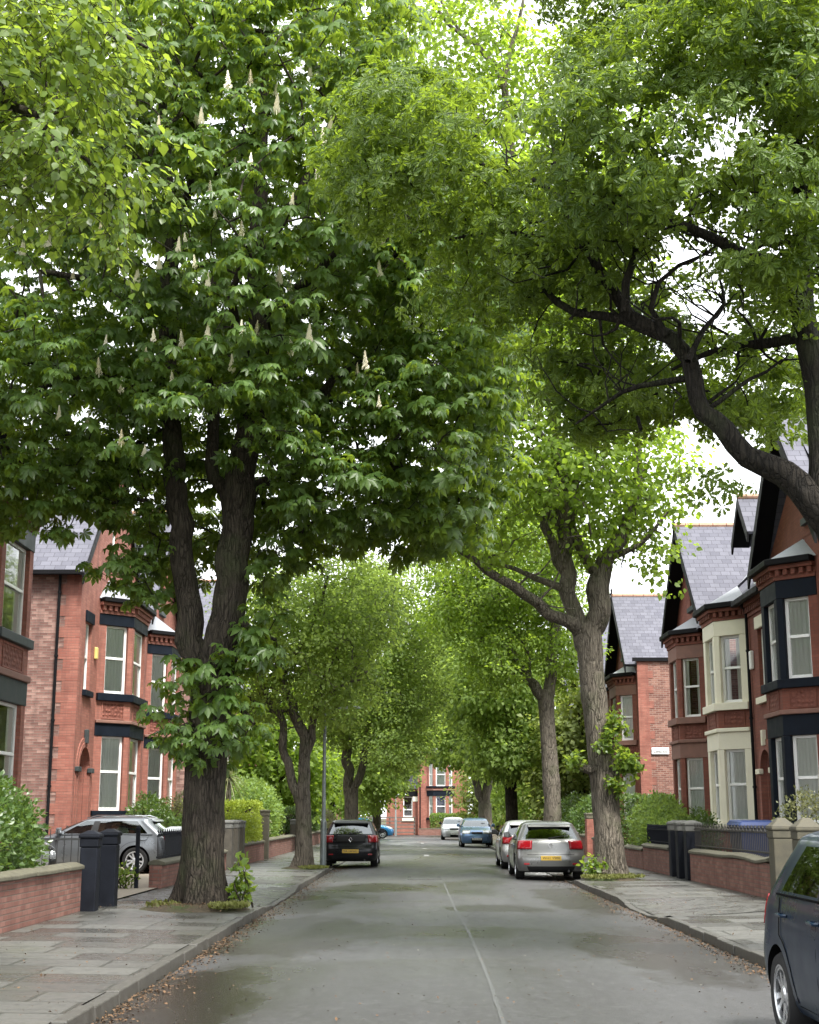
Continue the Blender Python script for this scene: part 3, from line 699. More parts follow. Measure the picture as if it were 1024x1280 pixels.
def flags(name, bw, bh, c1, c2, joint=.012, off=.5, turn=False):
    t = NT(name); p = t.pos()
    sep = t.n('ShaderNodeSeparateXYZ', {0: p}); cb = t.n('ShaderNodeCombineXYZ')
    t.set(cb, 0, sep.outputs[0 if not turn else 1]); t.set(cb, 1, sep.outputs[1 if not turn else 0])
    wob = t.n('ShaderNodeTexNoise', {'Vector': p, 'Scale': 1.4, 'Detail': 2}).outputs[1]
    u = t.n('ShaderNodeVectorMath', {0: cb, 1: t.n('ShaderNodeVectorMath', {0: wob, 1: (.05, .05, 0)}, operation='MULTIPLY').outputs[0]}, operation='ADD').outputs[0]
    def bt(**k): return t.n('ShaderNodeTexBrick', {'Vector': u, 'Scale': 1., 'Mortar Size': joint, 'Mortar Smooth': .3, 'Bias': 0., 'Brick Width': bw, 'Row Height': bh, **k}, offset=off, squash=1.15, squash_frequency=5)
    b = bt(Color1=c1, Color2=c2, Mortar=(.035, .036, .028)); b2 = bt(Color1=(0, 0, 0), Color2=(1, 1, 1), Mortar=(.5, .5, .5))
    fine = t.noise(p, 90, 4, .7); mid = t.noise(p, 6, 5, .6); big = t.noise(p, .8, 4, .6)
    c = t.mix(t.vr(fine, .35, .7, .35, 0), b.outputs[0], tuple(x*.45 for x in c1))
    c = t.mix(t.vr(mid, .48, .7, 0, .5), c, tuple(x*.5 for x in c1))
    c = t.mix(t.vr(big, .55, .72, 0, .45), c, (.075, .078, .05))      # algae in the damp spots
    wet = t.math('ADD', t.math('MULTIPLY', b2.outputs[0], .5), t.math('MULTIPLY', mid, .6))
    ro = t.vr(wet, .35, .8, .24, .62)
    h = t.math('SUBTRACT', t.math('ADD', t.math('MULTIPLY', fine, .12), t.math('MULTIPLY', b2.outputs[0], .45)), t.math('MULTIPLY', b.outputs[1], 1.2))
    return t.done(t.pbsdf(c, ro, .5, t.bump(h, .55, .012)))
def soilmat():
    t = NT('garden_soil'); p = t.pos(); n = t.noise(p, 22, 6, .7); b = t.noise(p, 1.2, 4)
    c = t.mix(t.vr(n, .3, .7, 0, 1), (.03, .024, .016), (.10, .08, .055)); c = t.mix(t.vr(b, .45, .6, 0, .8), c, (.045, .07, .02))
    return t.done(t.pbsdf(c, .95, .2, t.bump(n, .8, .04)))
ASPH = asphalt(); SOIL = soilmat()
FLAG = flags('stone_flags', .92, .68, (.054, .053, .047), (.104, .102, .091), .022)
SETT = flags('setts', .21, .115, (.062, .060, .054), (.10, .098, .087), .012)
GRAVEL = plain('drive_gravel', (.26, .22, .17), .85, .35, 40, .6)
KERBM = plain('kerb_stone', (.056, .053, .045), .5, .3, 9, .4)
TAR = plain('repair_strip', (.066, .067, .066), .5, .2, 25, .3)
WHITE = plain('worn_road_paint', (.20, .20, .195), .6, .35, 12, .2)
IRON = plain('cast_iron', (.07, .07, .068), .5, .3, 30, .4, Metallic=.6)
KL, KR = -2.62, 3.80
def kz(x, y):      # kerb height: lowered at the vehicle crossings
    def dip(a, b, s=.9): return max(0., min(1., min((y-a)/s, (b-y)/s)))
    if x < 0: d = max(dip(25.2, 32.2), dip(43.5, 52.5)); return .115-.095*d
    d = max(dip(22.6, 27.2), dip(35.2, 46), dip(-30, 13)); return .115-.095*d
m = MB(); m.poly([(-400, -60, -.03), (400, -60, -.03), (400, 900, -.03), (-400, 900, -.03)])
tag(m.build('ground', SOIL, uv=False), kind='structure')
# road with a gentle camber
m = MB(); xs = [KL+.02+(KR-KL-.04)*i/10 for i in range(11)]; ys = [-20+i*2.5 for i in range(54)]+[119]
g = [[m.pt((x, y, .045*(1-((x-.6)/3.2)**2))) for x in xs] for y in ys]
for j in range(len(ys)-1):
    for i in range(10): m.face((g[j][i], g[j][i+1], g[j+1][i+1], g[j+1][i]))
tag(m.build('road', ASPH, uv=False, smooth=True), kind='structure')
m = MB(); m.poly([(-70, 112.5, .052), (70, 112.5, .052), (70, 119.2, .052), (-70, 119.2, .052)]); tag(m.build('cross_street', ASPH, uv=False), kind='structure')
rk = random.Random(4)
def pave(name, sg, x0, x1, mat, y0, y1, lift=0.):
    m = MB(); n = max(2, int(abs(x1-x0)/.3)); ys = []; y = y0
    while y < y1: ys.append(y); y += .45
    ys.append(y1); g = []
    for yy in ys:
        row = []
        for i in range(n+1):
            f = i/n; x = x0+(x1-x0)*f; k = kz(x0, yy); zz = k+(.145-k)*min(1, f*1.6)+.012*mnoise.noise(Vector((x*.9, yy*.7, 1.)))
            row.append(m.pt((x, yy, zz+lift)))
        g.append(row)
    for a, b in zip(g, g[1:]):
        for i in range(n): m.face((a[i], a[i+1], b[i+1], b[i]))
    return tag(m.build(name, mat, uv=False, smooth=True), kind='structure')
pave('pavement', -1, KL-.13, -5.42, FLAG, -12, 110)
pave('pavement', 1, KR+.13, 6.62, FLAG, -12, 110)
pave('pavement_crossing', -1, KL-.14, -5.3, SETT, 26., 31.6, .006)
pave('pavement_crossing', 1, KR+.14, 6.5, SETT, 23.2, 26.8, .006)
for x, s in ((KL, -1), (KR, 1)):
    m = MB(); y = -12.
    while y < 110:
        L = .92+rk.uniform(-.06, .06); j = rk.uniform(-.014, .014); a, b = kz(x, y+.02), kz(x, y+L-.02); dz = rk.uniform(-.008, .008)
        xi, xo = x+s*.01+j, x+s*.145+j*.5
        q = lambda za, zb, e: [(xi+e*s*.012, y+.006, za), (xo, y+.006, za), (xo, y+L-.006, zb), (xi+e*s*.012, y+L-.006, zb)]
        m.hexa(q(-.12, -.12, 0), q(a+dz, b+dz, 1)); y += L
    tag(m.build('kerb', KERBM, uv=False, bevel=.012), kind='structure')
# garden ground behind the front walls, drive beside the second left house
for nm, x0, x1, y0, y1, z, mt in (('garden_ground', -40, -5.41, -12, 24.9, .14, SOIL), ('driveway', -9.0, -5.41, 24.9, 46, .17, GRAVEL), ('side_drive', -26, -9.0, 32.6, 39.25, .17, GRAVEL), ('garden_ground', -40, -5.41, 46., 119, .15, SOIL), ('garden_ground', 6.61, 40, -12, 119, .15, SOIL)):
    m = MB(); m.poly([(x0, y0, z), (x1, y0, z), (x1, y1, z), (x0, y1, z)]); tag(m.build(nm, mt, uv=False), kind='structure')
def rz(x): return .045*(1-((x-.6)/3.2)**2)
# repaired trench down the middle
m = MB(); P = [(.66, 8, .10), (.68, 11.7, .11), (.71, 14.5, .11), (.72, 17.5, .13), (.72, 20.6, .12), (.67, 25, .11), (.66, 30, .11), (.65, 35, .08)]
C_ = catmull([(a, b, 0, c) for a, b, c in P], .22)
L = [(m.pt((c[0]-c[3]*(.17+.10*mnoise.noise(Vector((c[1]*1.9, 0, 0)))), c[1], rz(c[0])+.004)), m.pt((c[0]+c[3]*(.17+.10*mnoise.noise(Vector((c[1]*2.3, 5, 0)))), c[1], rz(c[0])+.004))) for c in C_]
for a, b in zip(L, L[1:]): m.face((a[0], a[1], b[1], b[0]))
tag(m.build('road_repair_strip', TAR, uv=False), kind='structure')
m = MB()
for (a, b, y0, y1) in ((.30, .50, 58, 60.5), (.05, .22, 66, 67.5), (.30, .5, 71, 72.3), (.02, .16, 75, 77), (.25, .42, 83, 87)):
    z = rz(.3)+.004; m.poly([(a, y0, z), (b, y0, z), (b, y1, z), (a, y1, z)])
tag(m.build('road_marking', WHITE, uv=False), kind='structure')
m = MB(); z = rz(.2); m.box(-.16, .56, 36.9, 38.3, z-.05, z+.012); o = m.build('drain_cover', IRON, bevel=.01)
tag(o, 'dark rectangular iron drain cover set in the middle of the road', 'drain cover')
m = MB(); m.box(-.24, .64, 36.78, 36.86, z-.05, z+.008); m.box(-.24, .64, 38.34, 38.42, z-.05, z+.008); m.build('rim', IRON, o)
# tree pits: earth mounds with moss and weeds
MOSS = leafmat('moss_blades', (.08, .09, .02), (.17, .18, .05), (.25, .28, .05), .3, .7, .4)
def pit(cx, cy, rx, ry, zb, nm):
    m = MB(); rings = []
    for i in range(7):
        f = i/6; ring = []
        for k in range(28):
            a = k*2*math.pi/28; w_ = 1+.18*mnoise.noise(Vector((math.cos(a)*1.5, math.sin(a)*1.5, cx)))
            x, y = cx+math.cos(a)*rx*(1-f*.9)*w_, cy+math.sin(a)*ry*(1-f*.9)*w_
            ring.append(m.pt((x, y, zb+.085*math.sin(f*1.57)+(.02*mnoise.noise(Vector((x*5, y*5, 0))) if 0 < i else -.03))))
        rings.append(ring)
    for a, b in zip(rings, rings[1:]):
        for k in range(28): m.face((a[k], a[(k+1) % 28], b[(k+1) % 28], b[k]))
    tag(m.build(nm, SOIL, uv=False, smooth=True), kind='structure')
pit(-3.72, 24.0, .95, 1.15, .125, 'tree_pit_soil'); pit(4.72, 35.2, .8, 1.3, .115, 'tree_pit_soil'); pit(-3.4, 42.2, .7, 1.0, .11, 'tree_pit_soil')
rg = np.random.default_rng(3)
def scatter_leaves(name, P, size, mat, flatn=.25, label=None):
    n = len(P); ax = np.stack([np.cos(rg.random(n)*6.3), np.sin(rg.random(n)*6.3), rg.normal(size=n)*flatn], 1)
    nor = np.stack([rg.normal(size=n)*flatn, rg.normal(size=n)*flatn, np.ones(n)], 1)
    o = link_mesh(name, leaf_mesh(name, t_quad(), P, ax, nor, size), mat); o['kind'] = 'stuff'; return o
def gutter(n, x0, sgn, y0, y1, spread):
    y = y0+(y1-y0)*rg.random(n)**1.25; x = x0-sgn*(np.abs(rg.normal(size=n))*spread+.01)
    return np.stack([x, y, rz(x)+.006+rg.random(n)*.012], 1)
LITTER = leafmat('dead_leaves', (.04, .025, .014), (.15, .085, .04), (.1, .05, .02), .1, .75, .3)
P = np.vstack([gutter(1700, KL, -1, 11, 24, .15), gutter(1400, KL, -1, 24, 46, .22), gutter(1000, KR, 1, 14, 24, .16), gutter(700, KR, 1, 24, 40, .2)])
scatter_leaves('leaf_litter', P, rg.uniform(.015, .05, len(P)), LITTER)
x = rg.uniform(-2.5, 3.7, 900); y = 10+40*rg.random(900)**1.8; P = np.stack([x, y, rz(x)+.007], 1)
P2 = np.stack([rg.uniform(-5.2, -2.8, 500), 11+30*rg.random(500)**1.5, np.full(500, .155)], 1); P3 = np.stack([rg.uniform(4., 6.4, 350), 14+25*rg.random(350)**1.3, np.full(350, .155)], 1)
P4 = np.stack([-3.72+rg.normal(size=900)*.5, 23.7+rg.normal(size=900)*.5, np.full(900, .22)+rg.random(900)*.02], 1)
P = np.vstack([P, P2, P3, P4]); scatter_leaves('fallen_twigs_and_leaves', P, rg.uniform(.012, .04, len(P)), LITTER)
n = 150; x = rg.uniform(-2.4, 3.6, n); P = np.stack([x, 10+32*rg.random(n)**1.6, rz(x)+.006], 1); scatter_leaves('fallen_petals', P, rg.uniform(.006, .014, n), PETAL)
def tuft(cx, cy, rx, ry, n, z=.17, hmax=.08):
    a = rg.random(n)*6.3; r = rg.random(n)**.5; return np.stack([cx+np.cos(a)*r*rx, cy+np.sin(a)*r*ry, np.full(n, z)+rg.random(n)*.03], 1)
P = np.vstack([tuft(-3.05, 23.6, .32, .5, 900), tuft(4.5, 34.7, .55, .6, 1300), tuft(5.0, 35.0, .5, .6, 500), tuft(-3.0, 41.9, .45, .6, 700, .14), tuft(-4.2, 24.1, .3, .5, 200)])
n = len(P); ax = np.stack([rg.normal(size=n)*.6, rg.normal(size=n)*.6, np.ones(n)], 1); nor = rg.normal(size=(n, 3))
o = link_mesh('moss_and_grass', leaf_mesh('moss_and_grass', t_quad(), P, ax, nor, rg.uniform(.03, .1, n)), MOSS); o['kind'] = 'stuff'
# ================================================================= houses
BR_FR = brick('pressed_red_brick', (.275, .098, .072), (.36, .15, .11), (.20, .12, .098), .005, .23, .076, .35, None, .55)
BR_FD = brick('dark_red_brick', (.185, .062, .043), (.25, .086, .058), (.135, .07, .053), .006, .23, .076, .3, None, .45)
BR_SIDE = brick('common_brick', (.17, .085, .070), (.31, .165, .135), (.21, .165, .14), .010, .23, .076, .45, (.50, .34, .28), .5, .7, .5, .45)
BR_SIDE2 = brick('brown_common_brick', (.16, .068, .052), (.24, .105, .078), (.33, .25, .21), .010, .23, .076, .4, (.42, .25, .19), .25, .7)
BR_WALL = brick('garden_wall_brick', (.20, .085, .065), (.29, .14, .11), (.14, .12, .10), .010, .23, .076, .4, (.34, .21, .17), .55, .8, .5, .2)
SLATE = brick('roof_slate', (.095, .095, .118), (.14, .14, .168), (.05, .05, .06), .008, .30, .21, .3, None, .2, .6)
STONE_BR = plain('brown_sandstone', (.185, .095, .072), .8, .2, 5, .3)
STONE_CR = plain('cream_paint', (.72, .68, .54), .55, .06, 3, .1)
STONE_NV = plain('navy_black_paint', (.006, .009, .015), .6, .3, 4, .15, .12)
STONE_GR = plain('grey_green_stone', (.036, .045, .046), .6, .25, 4, .2, .3)
STONE_YK = plain('mossy_buff_stone', (.062, .056, .037), .8, .35, 7, .4)
TERRA = plain('terracotta', (.34, .13, .085), .75, .2, 12, .3)
BLACKP = plain('black_paint', (.006, .006, .007), .6, .25, 6, .1, .12)
UPVC = plain('white_window_frame', (.78, .78, .76), .35, .03, 4, .0)
LEAD = plain('lead_sheet', (.22, .23, .25), .4, .2, 4, .2)
RIDGE = plain('ridge_tile', (.33, .19, .13), .8, .3, 6, .3)
DOORP = plain('dark_door_paint', (.10, .02, .016), .4, .15, 6, .1)
def carvedmat():
    t = NT('carved_terracotta'); u = t.uv()
    v = t.n('ShaderNodeTexVoronoi', {'Vector': u, 'Scale': 9., 'Randomness': .35}, feature='SMOOTH_F1').outputs[0]
    n = t.noise(u, 14, 3); h = t.math('ADD', t.math('MULTIPLY', v, 1.3), t.math('MULTIPLY', n, .5))
    c = t.mix(t.vr(h, .35, .8, 0, 1), (.24, .085, .058), (.14, .05, .036))
    return t.done(t.pbsdf(c, .8, .3, t.bump(h, 1., -.05)))
CARVED = carvedmat()
def glassmat(name='window_glass', tint=(.90, .93, .92), refl=.03):
    t = NT(name)
    tr = t.n('ShaderNodeBsdfTransparent', {'Color': tint}).outputs[0]; gl = t.n('ShaderNodeBsdfGlossy', {'Color': (1, 1, 1, 1), 'Roughness': .03}).outputs[0]
    fr = t.n('ShaderNodeFresnel', {'IOR': 1.5}).outputs[0]
    return t.done(t.n('ShaderNodeMixShader', {0: t.math('ADD', fr, refl), 1: tr, 2: gl}).outputs[0])
GLASS = glassmat()
def curtainmat(name, col, tf=.35):
    t = NT(name); p = t.obj(); d = t.pbsdf(col, .9, .1)
    return t.done(t.n('ShaderNodeMixShader', {0: tf, 1: d, 2: t.n('ShaderNodeBsdfTranslucent', {'Color': (*col, 1)}).outputs[0]}).outputs[0])
NET = curtainmat('net_curtain', (.86, .87, .81), .08); DRAPE = curtainmat('grey_drape', (.74, .72, .64), .1); BLIND = curtainmat('blue_blind', (.03, .05, .28)); GREENBL = curtainmat('pale_green_blind', (.62, .72, .62), .12)

def seg(p0, p1):
    p0 = np.array(p0, float); p1 = np.array(p1, float); L = np.linalg.norm(p1-p0); t = (p1-p0)/L
    return p0, t, np.array([-t[1], t[0]]), L
def Qmap(T, p0, t, n): return lambda a, d, z: T(*(p0+t*a-n*d), z)
def wall(m, T, pa, pb, z0, z1, holes=(), rd=.13):
    p0, t, n, L = seg(pa, pb); old = m.T; m.T = Qmap(T, p0, t, n)
    xs = sorted({0, L, *[h[0] for h in holes], *[h[1] for h in holes]}); zs = sorted({z0, z1, *[h[2] for h in holes], *[h[3] for h in holes]})
    for xa, xb in zip(xs, xs[1:]):
        for za, zb in zip(zs, zs[1:]):
            c = ((xa+xb)/2, (za+zb)/2)
            if any(h[0] < c[0] < h[1] and h[2] < c[1] < h[3] for h in holes): continue
            m.poly([(xa, 0, za), (xb, 0, za), (xb, 0, zb), (xa, 0, zb)])
    for h in holes:
        if len(h) > 4: continue
        a, b, c, d = h[:4]
        for q in ([(a, 0, c), (b, 0, c)], [(b, 0, c), (b, 0, d)], [(b, 0, d), (a, 0, d)], [(a, 0, d), (a, 0, c)]):
            m.poly([*q, (q[1][0], rd, q[1][2]), (q[0][0], rd, q[0][2])])
    m.T = old
def window(root, T, pa, pb, a0, a1, z0, z1, rd=.10, style='net', rail=.5, fw=.075, lights=1, name='window', seed=0):
    p0, t, n, L = seg(pa, pb); q = Qmap(T, p0, t, n); m = MB(q); d0, d1 = rd, rd+.07
    zm = z0+(z1-z0)*rail
    for (xa, xb, za, zb, dd) in ((a0-.01, a0+fw, z0, z1, 0), (a1-fw, a1+.01, z0, z1, 0), (a0+fw, a1-fw, z0, z0+fw*1.2, .001), (a0+fw, a1-fw, z1-fw, z1, .001), (a0+fw, a1-fw, zm-.035, zm+.035, -.012)):
        m.box(xa, xb, d0+dd, d1, za, zb)
    for k in range(1, lights):
        x = a0+(a1-a0)*k/lights; m.box(x-.03, x+.03, d0-.004, d1, z0+fw, zm-.036); m.box(x-.03, x+.03, d0-.004, d1, zm+.036, z1-fw)
    w = m.build(name, UPVC, root, bevel=.008)
    m = MB(q)
    for za, zb, dd in ((z0+fw, zm-.03, .045), (zm+.03, z1-fw, .03)): m.poly([(a0+fw-.01, d0+dd, za), (a1-fw+.01, d0+dd, za), (a1-fw+.01, d0+dd, zb), (a0+fw-.01, d0+dd, zb)])
    po = m.build('pane', GLASS, w, fix=False)
    if po.data.polygons[0].normal.dot(Vector(q(0, -1, 0))-Vector(q(0, 0, 0))) < 0: po.data.flip_normals()      # glass faces outward
    rr = random.Random(int(a0*100+z0*37+seed*13+pa[0]*7)); m = MB(q)
    def pleat(xa, xb, za, zb, amp=.014, per=.10, d=.06):
        nn = max(4, int((xb-xa)/.02)); ph = rr.random()*6; pr = None
        for i in range(nn+1):
            x = xa+(xb-xa)*i/nn; dd = d0+d+amp*math.sin(x/per*6.28+ph+1.5*math.sin(x*7+ph))
            cur = (m.pt((x, dd, za)), m.pt((x, dd*.6+(d0+d)*.4, zb)))
            if pr: m.face((pr[0], cur[0], cur[1], pr[1]))
            pr = cur
    mat = NET
    if style == 'net': pleat(a0+.02, a1-.02, z0+.03, z1-.02)
    elif style == 'sides':
        f = (a1-a0)*rr.uniform(.26, .36); pleat(a0+.02, a0+f, z0, z1); pleat(a1-f, a1-.02, z0, z1); mat = DRAPE
    elif style == 'one': pleat(a0+(a1-a0)*.45, a1-.02, z0, z1); mat = NET
    elif style == 'half': pleat(a0+.02, a1-.02, z0+.03, zm+.1)
    elif style == 'blue': pleat(a0+.02, a1-.02, zm, z1, .004, .5); mat = BLIND
    elif style == 'green': pleat(a0+.02, a1-.02, z0, z1, .004, .6); mat = GREENBL
    if m.v: m.build('curtain', mat, w, smooth=True, fix=False)
    return w
def offs(pts, o):
    pts = [np.array(p, float) for p in pts]; out = []
    for i, p in enumerate(pts):
        ns = []
        for a, b in ((i-1, i), (i, i+1)):
            if a >= 0 and b < len(pts):
                t = pts[b]-pts[a]; t = t/np.linalg.norm(t); ns.append(np.array([-t[1], t[0]]))
        if len(ns) == 1: out.append(p+ns[0]*o)
        else:
            b = ns[0]+ns[1]; b = b/np.linalg.norm(b); out.append(p+b*o/max(.3, b.dot(ns[0])))
    return out
def band(m, T, pts, oo, oi, z0, z1, zo=None):
    A = offs(pts, oo); B = offs(pts, oi)
    for i in range(len(pts)-1):
        q = [A[i], A[i+1], B[i+1], B[i]]
        zt = [z1, z1, z1 if zo is None else zo, z1 if zo is None else zo]
        m.hexa([T(*p, z0) for p in q], [T(*p, z) for p, z in zip(q, zt)])
class LV: pass
def levels(**k):
    l = LV(); d = dict(base=.1, w0=1.45, w1=3.4, l1=3.86, p0=3.97, s0=4.45, s1=4.65, u0=4.65, u1=6.5, t1=6.92, c1=7.25, g1=7.40, r1=7.95); d.update(k); l.__dict__.update(d); return l
def bay(root, T, uc, fw, p, lv, br, stone, styles, painted=False, dent=True, gut=BLACKP, roofm=LEAD, panels=True, sec=None):
    A, B, C, D = (uc-fw/2-p, 0), (uc-fw/2, p), (uc+fw/2, p), (uc+fw/2+p, 0); pts = [A, B, C, D]
    segs = [(A, B), (B, C), (C, D)]; sl = p*math.sqrt(2)
    hl = [[(.22*sl, .86*sl)], [(fw*.17, fw*.83)] if fw < 1.9 else [(fw*.12, fw*.88)], [(.14*sl, .78*sl)]]
    m = MB(); k = 0
    for (pa, pb), hh in zip(segs, hl):
        wall(m, T, pa, pb, lv.base, lv.c1, [(a, b, z0, z1) for a, b in hh for z0, z1 in ((lv.w0, lv.w1), (lv.u0, lv.u1))])
    b = m.build('bay', br, root)
    for i, ((pa, pb), hh) in enumerate(zip(segs, hl)):
        for a, c in hh:
            for fl, (z0, z1) in enumerate(((lv.w0, lv.w1), (lv.u0, lv.u1))):
                window(root, T, pa, pb, a, c, z0, z1, style=styles[(i+3*fl) % len(styles)], seed=i+fl*3, rail=.52, lights=1)
    # stone: lintels, sills, painted posts
    for za, zb in ((lv.w1-.005, lv.l1), (lv.u1-.005, lv.t1)):
        m = MB(); band(m, T, pts, .022, -.09, za, zb); m.build('lintel', stone, b, bevel=.012)
    m = MB(); band(m, T, pts, .085, -.05, lv.l1+.002, lv.p0, lv.p0); m.build('string_course', STONE_CR if stone is STONE_CR else STONE_BR, b, bevel=.02)
    for oo, za, zb in ((.11, lv.s0, lv.s1+.005), (.09, lv.w0-.2, lv.w0+.005)):
        m = MB(); band(m, T, pts, oo, -.09, za, zb); m.build('sill', stone, b, bevel=.015)
    if painted:
        for z0, z1 in ((lv.w0+.006, lv.w1-.006), (lv.u0+.006, lv.u1-.006)):
            runs = []
            for i in (0, 1):
                (pa, pb), (pc, pd) = segs[i], segs[i+1]; p0, t, n, L = seg(pa, pb); q0, t2, n2, L2 = seg(pc, pd)
                runs.append([p0+t*(hl[i][0][1]-.006), np.array(pb), q0+t2*(hl[i+1][0][0]+.006)])
            p0, t, n, L = seg(C, D); runs.append([p0+t*(hl[2][0][1]-.006), np.array(D)])
            if painted == 2: p0, t, n, L = seg(A, B); runs.append([np.array(A), p0+t*(hl[0][0][0]+.006)])
            for q in runs: m = MB(); band(m, T, q, .016, -.10, z0, z1); m.build('mullion', stone, b, bevel=.015)
    if panels:
        for (pa, pb) in segs:
            p0, t, n, L = seg(pa, pb); m = MB(Qmap(T, p0, t, n)); zc0, zc1 = lv.p0+.07, lv.s0-.07
            m.box(L*.2, L*.8, -.004, .03, zc0, zc1); m.build('carved_panel', CARVED, b); m = MB(Qmap(T, p0, t, n))
            for xa, xb, za, zb in ((L*.2-.04, L*.2, zc0-.04, zc1+.04), (L*.8, L*.8+.04, zc0-.04, zc1+.04), (L*.2, L*.8, zc0-.04, zc0), (L*.2, L*.8, zc1, zc1+.04)): m.box(xa, xb, -.018, .01, za, zb)
            m.build('panel_border', br, b)
    m = MB(); h = (lv.c1-lv.t1)
    band(m, T, pts, .05, -.06, lv.t1+.002, lv.t1+h*.3); band(m, T, pts, .16, -.06, lv.t1+h*.72, lv.c1)
    if dent:
        for (pa, pb) in segs:
            p0, t, n, L = seg(pa, pb); m.T = Qmap(T, p0, t, n); nn = max(2, int(L/.2))
            for i in range(nn): x = (i+.5)*L/nn; m.box(x-.05, x+.05, -.12, .02, lv.t1+h*.3, lv.t1+h*.72)
        m.T = None
    m.build('cornice', br, b)
    m = MB(); band(m, T, pts, .27, .0, lv.c1+.002, lv.g1); m.build('gutter', gut, b, bevel=.02)
    m = MB(T); o = offs(pts, .2); z = lv.g1-.03
    top = [(uc-fw/2+.15, -.02, lv.r1), (uc+fw/2-.15, -.02, lv.r1)]
    P = [(o[0][0], -.02, z), (*o[1], z), (*o[2], z), (o[3][0], -.02, z)]
    m.poly([P[0], P[1], top[0]]); m.poly([P[1], P[2], top[1], top[0]]); m.poly([P[2], P[3], top[1]])
    m.build('bay_roof', roofm, b, fix=False)
    return b
def gable(root, T, gc, hw, ze, rise, br, depth=8., win=None, sides=(True, True), barge=BLACKP, over=.48, style='net', finial=True, y_over=.3):
    ap = ze+rise; sl = rise/hw; zr = lambda u: ap-abs(u-gc)*sl
    m = MB(T)
    if win:
        a, b, c, d = win
        m.poly([(gc-hw, 0, ze), (a, 0, ze), (a, 0, zr(a))]); m.poly([(b, 0, ze), (gc+hw, 0, ze), (b, 0, zr(b))])
        m.poly([(a, 0, ze), (b, 0, ze), (b, 0, c), (a, 0, c)]); m.poly([(a, 0, d), (b, 0, d), (b, 0, zr(b)), (gc, 0, ap), (a, 0, zr(a))])
        for q in ([(a, 0, c), (b, 0, c)], [(b, 0, c), (b, 0, d)], [(b, 0, d), (a, 0, d)], [(a, 0, d), (a, 0, c)]):
            m.poly([*q, (q[1][0], -.12, q[1][2]), (q[0][0], -.12, q[0][2])])
    else: m.poly([(gc-hw, 0, ze), (gc+hw, 0, ze), (gc, 0, ap)])
    g = m.build('gable_wall', br, root)
    if win:
        window(root, T, (gc-9, 0), (gc+9, 0), a-gc+9, b-gc+9, c, d, style=style, seed=5)
        m = MB(T); m.box(a-.1, b+.1, -.1, .10, c-.16, c-.002); m.build('sill', STONE_GR, g, bevel=.01)
    m = MB(T); th = .07; e = y_over; zf = ap-(hw+e)*sl
    for s in (-1, 1):
        n = (th*sl/math.hypot(1, sl)*s, th/math.hypot(1, sl))
        q = [(gc+s*(hw+e), zf+.03), (gc, ap+.03), (gc, ap+.03+th*1.3), (gc+s*(hw+e)+n[0], zf+.03+n[1])]
        m.hexa([(u, over, z) for u, z in q], [(u, -depth, z) for u, z in q])
    r = m.build('roof', SLATE, root)
    m = MB(T); x = -depth
    while x < over: m.tube([(gc, x+.01, ap+.10), (gc, min(x+.44, over), ap+.10)], .10, 8); x += .45
    m.build('ridge_tiles', RIDGE, r, smooth=True)
    m = MB(T)
    for s in (-1, 1):
        dz = .30
        q = [(gc+s*(hw+e), zf-dz+.02), (gc+s*(hw+e), zf+.06), (gc, ap+.07), (gc, ap-dz*.9)]
        m.hexa([(u, over+.015, z) for u, z in q], [(u, over-.04, z) for u, z in q])
        q = [(gc+s*(hw+e), zf-.02), (gc+s*(hw+e), zf+.02), (gc, ap+.02), (gc, ap-.02)]
        m.hexa([(u, over-.041, z) for u, z in q], [(u, .01, z) for u, z in q])
    m.build('bargeboard', barge, r)
    if finial:
        m = MB(T); m.T = None; o = T(gc, over, ap); m.lathe([(.05, -.3), (.05, .1), (.09, .16), (.035, .24), (.05, .34), (.02, .42), (.008, .68)], 8, o); m.build('finial', BLACKP, r, smooth=True)
    return r
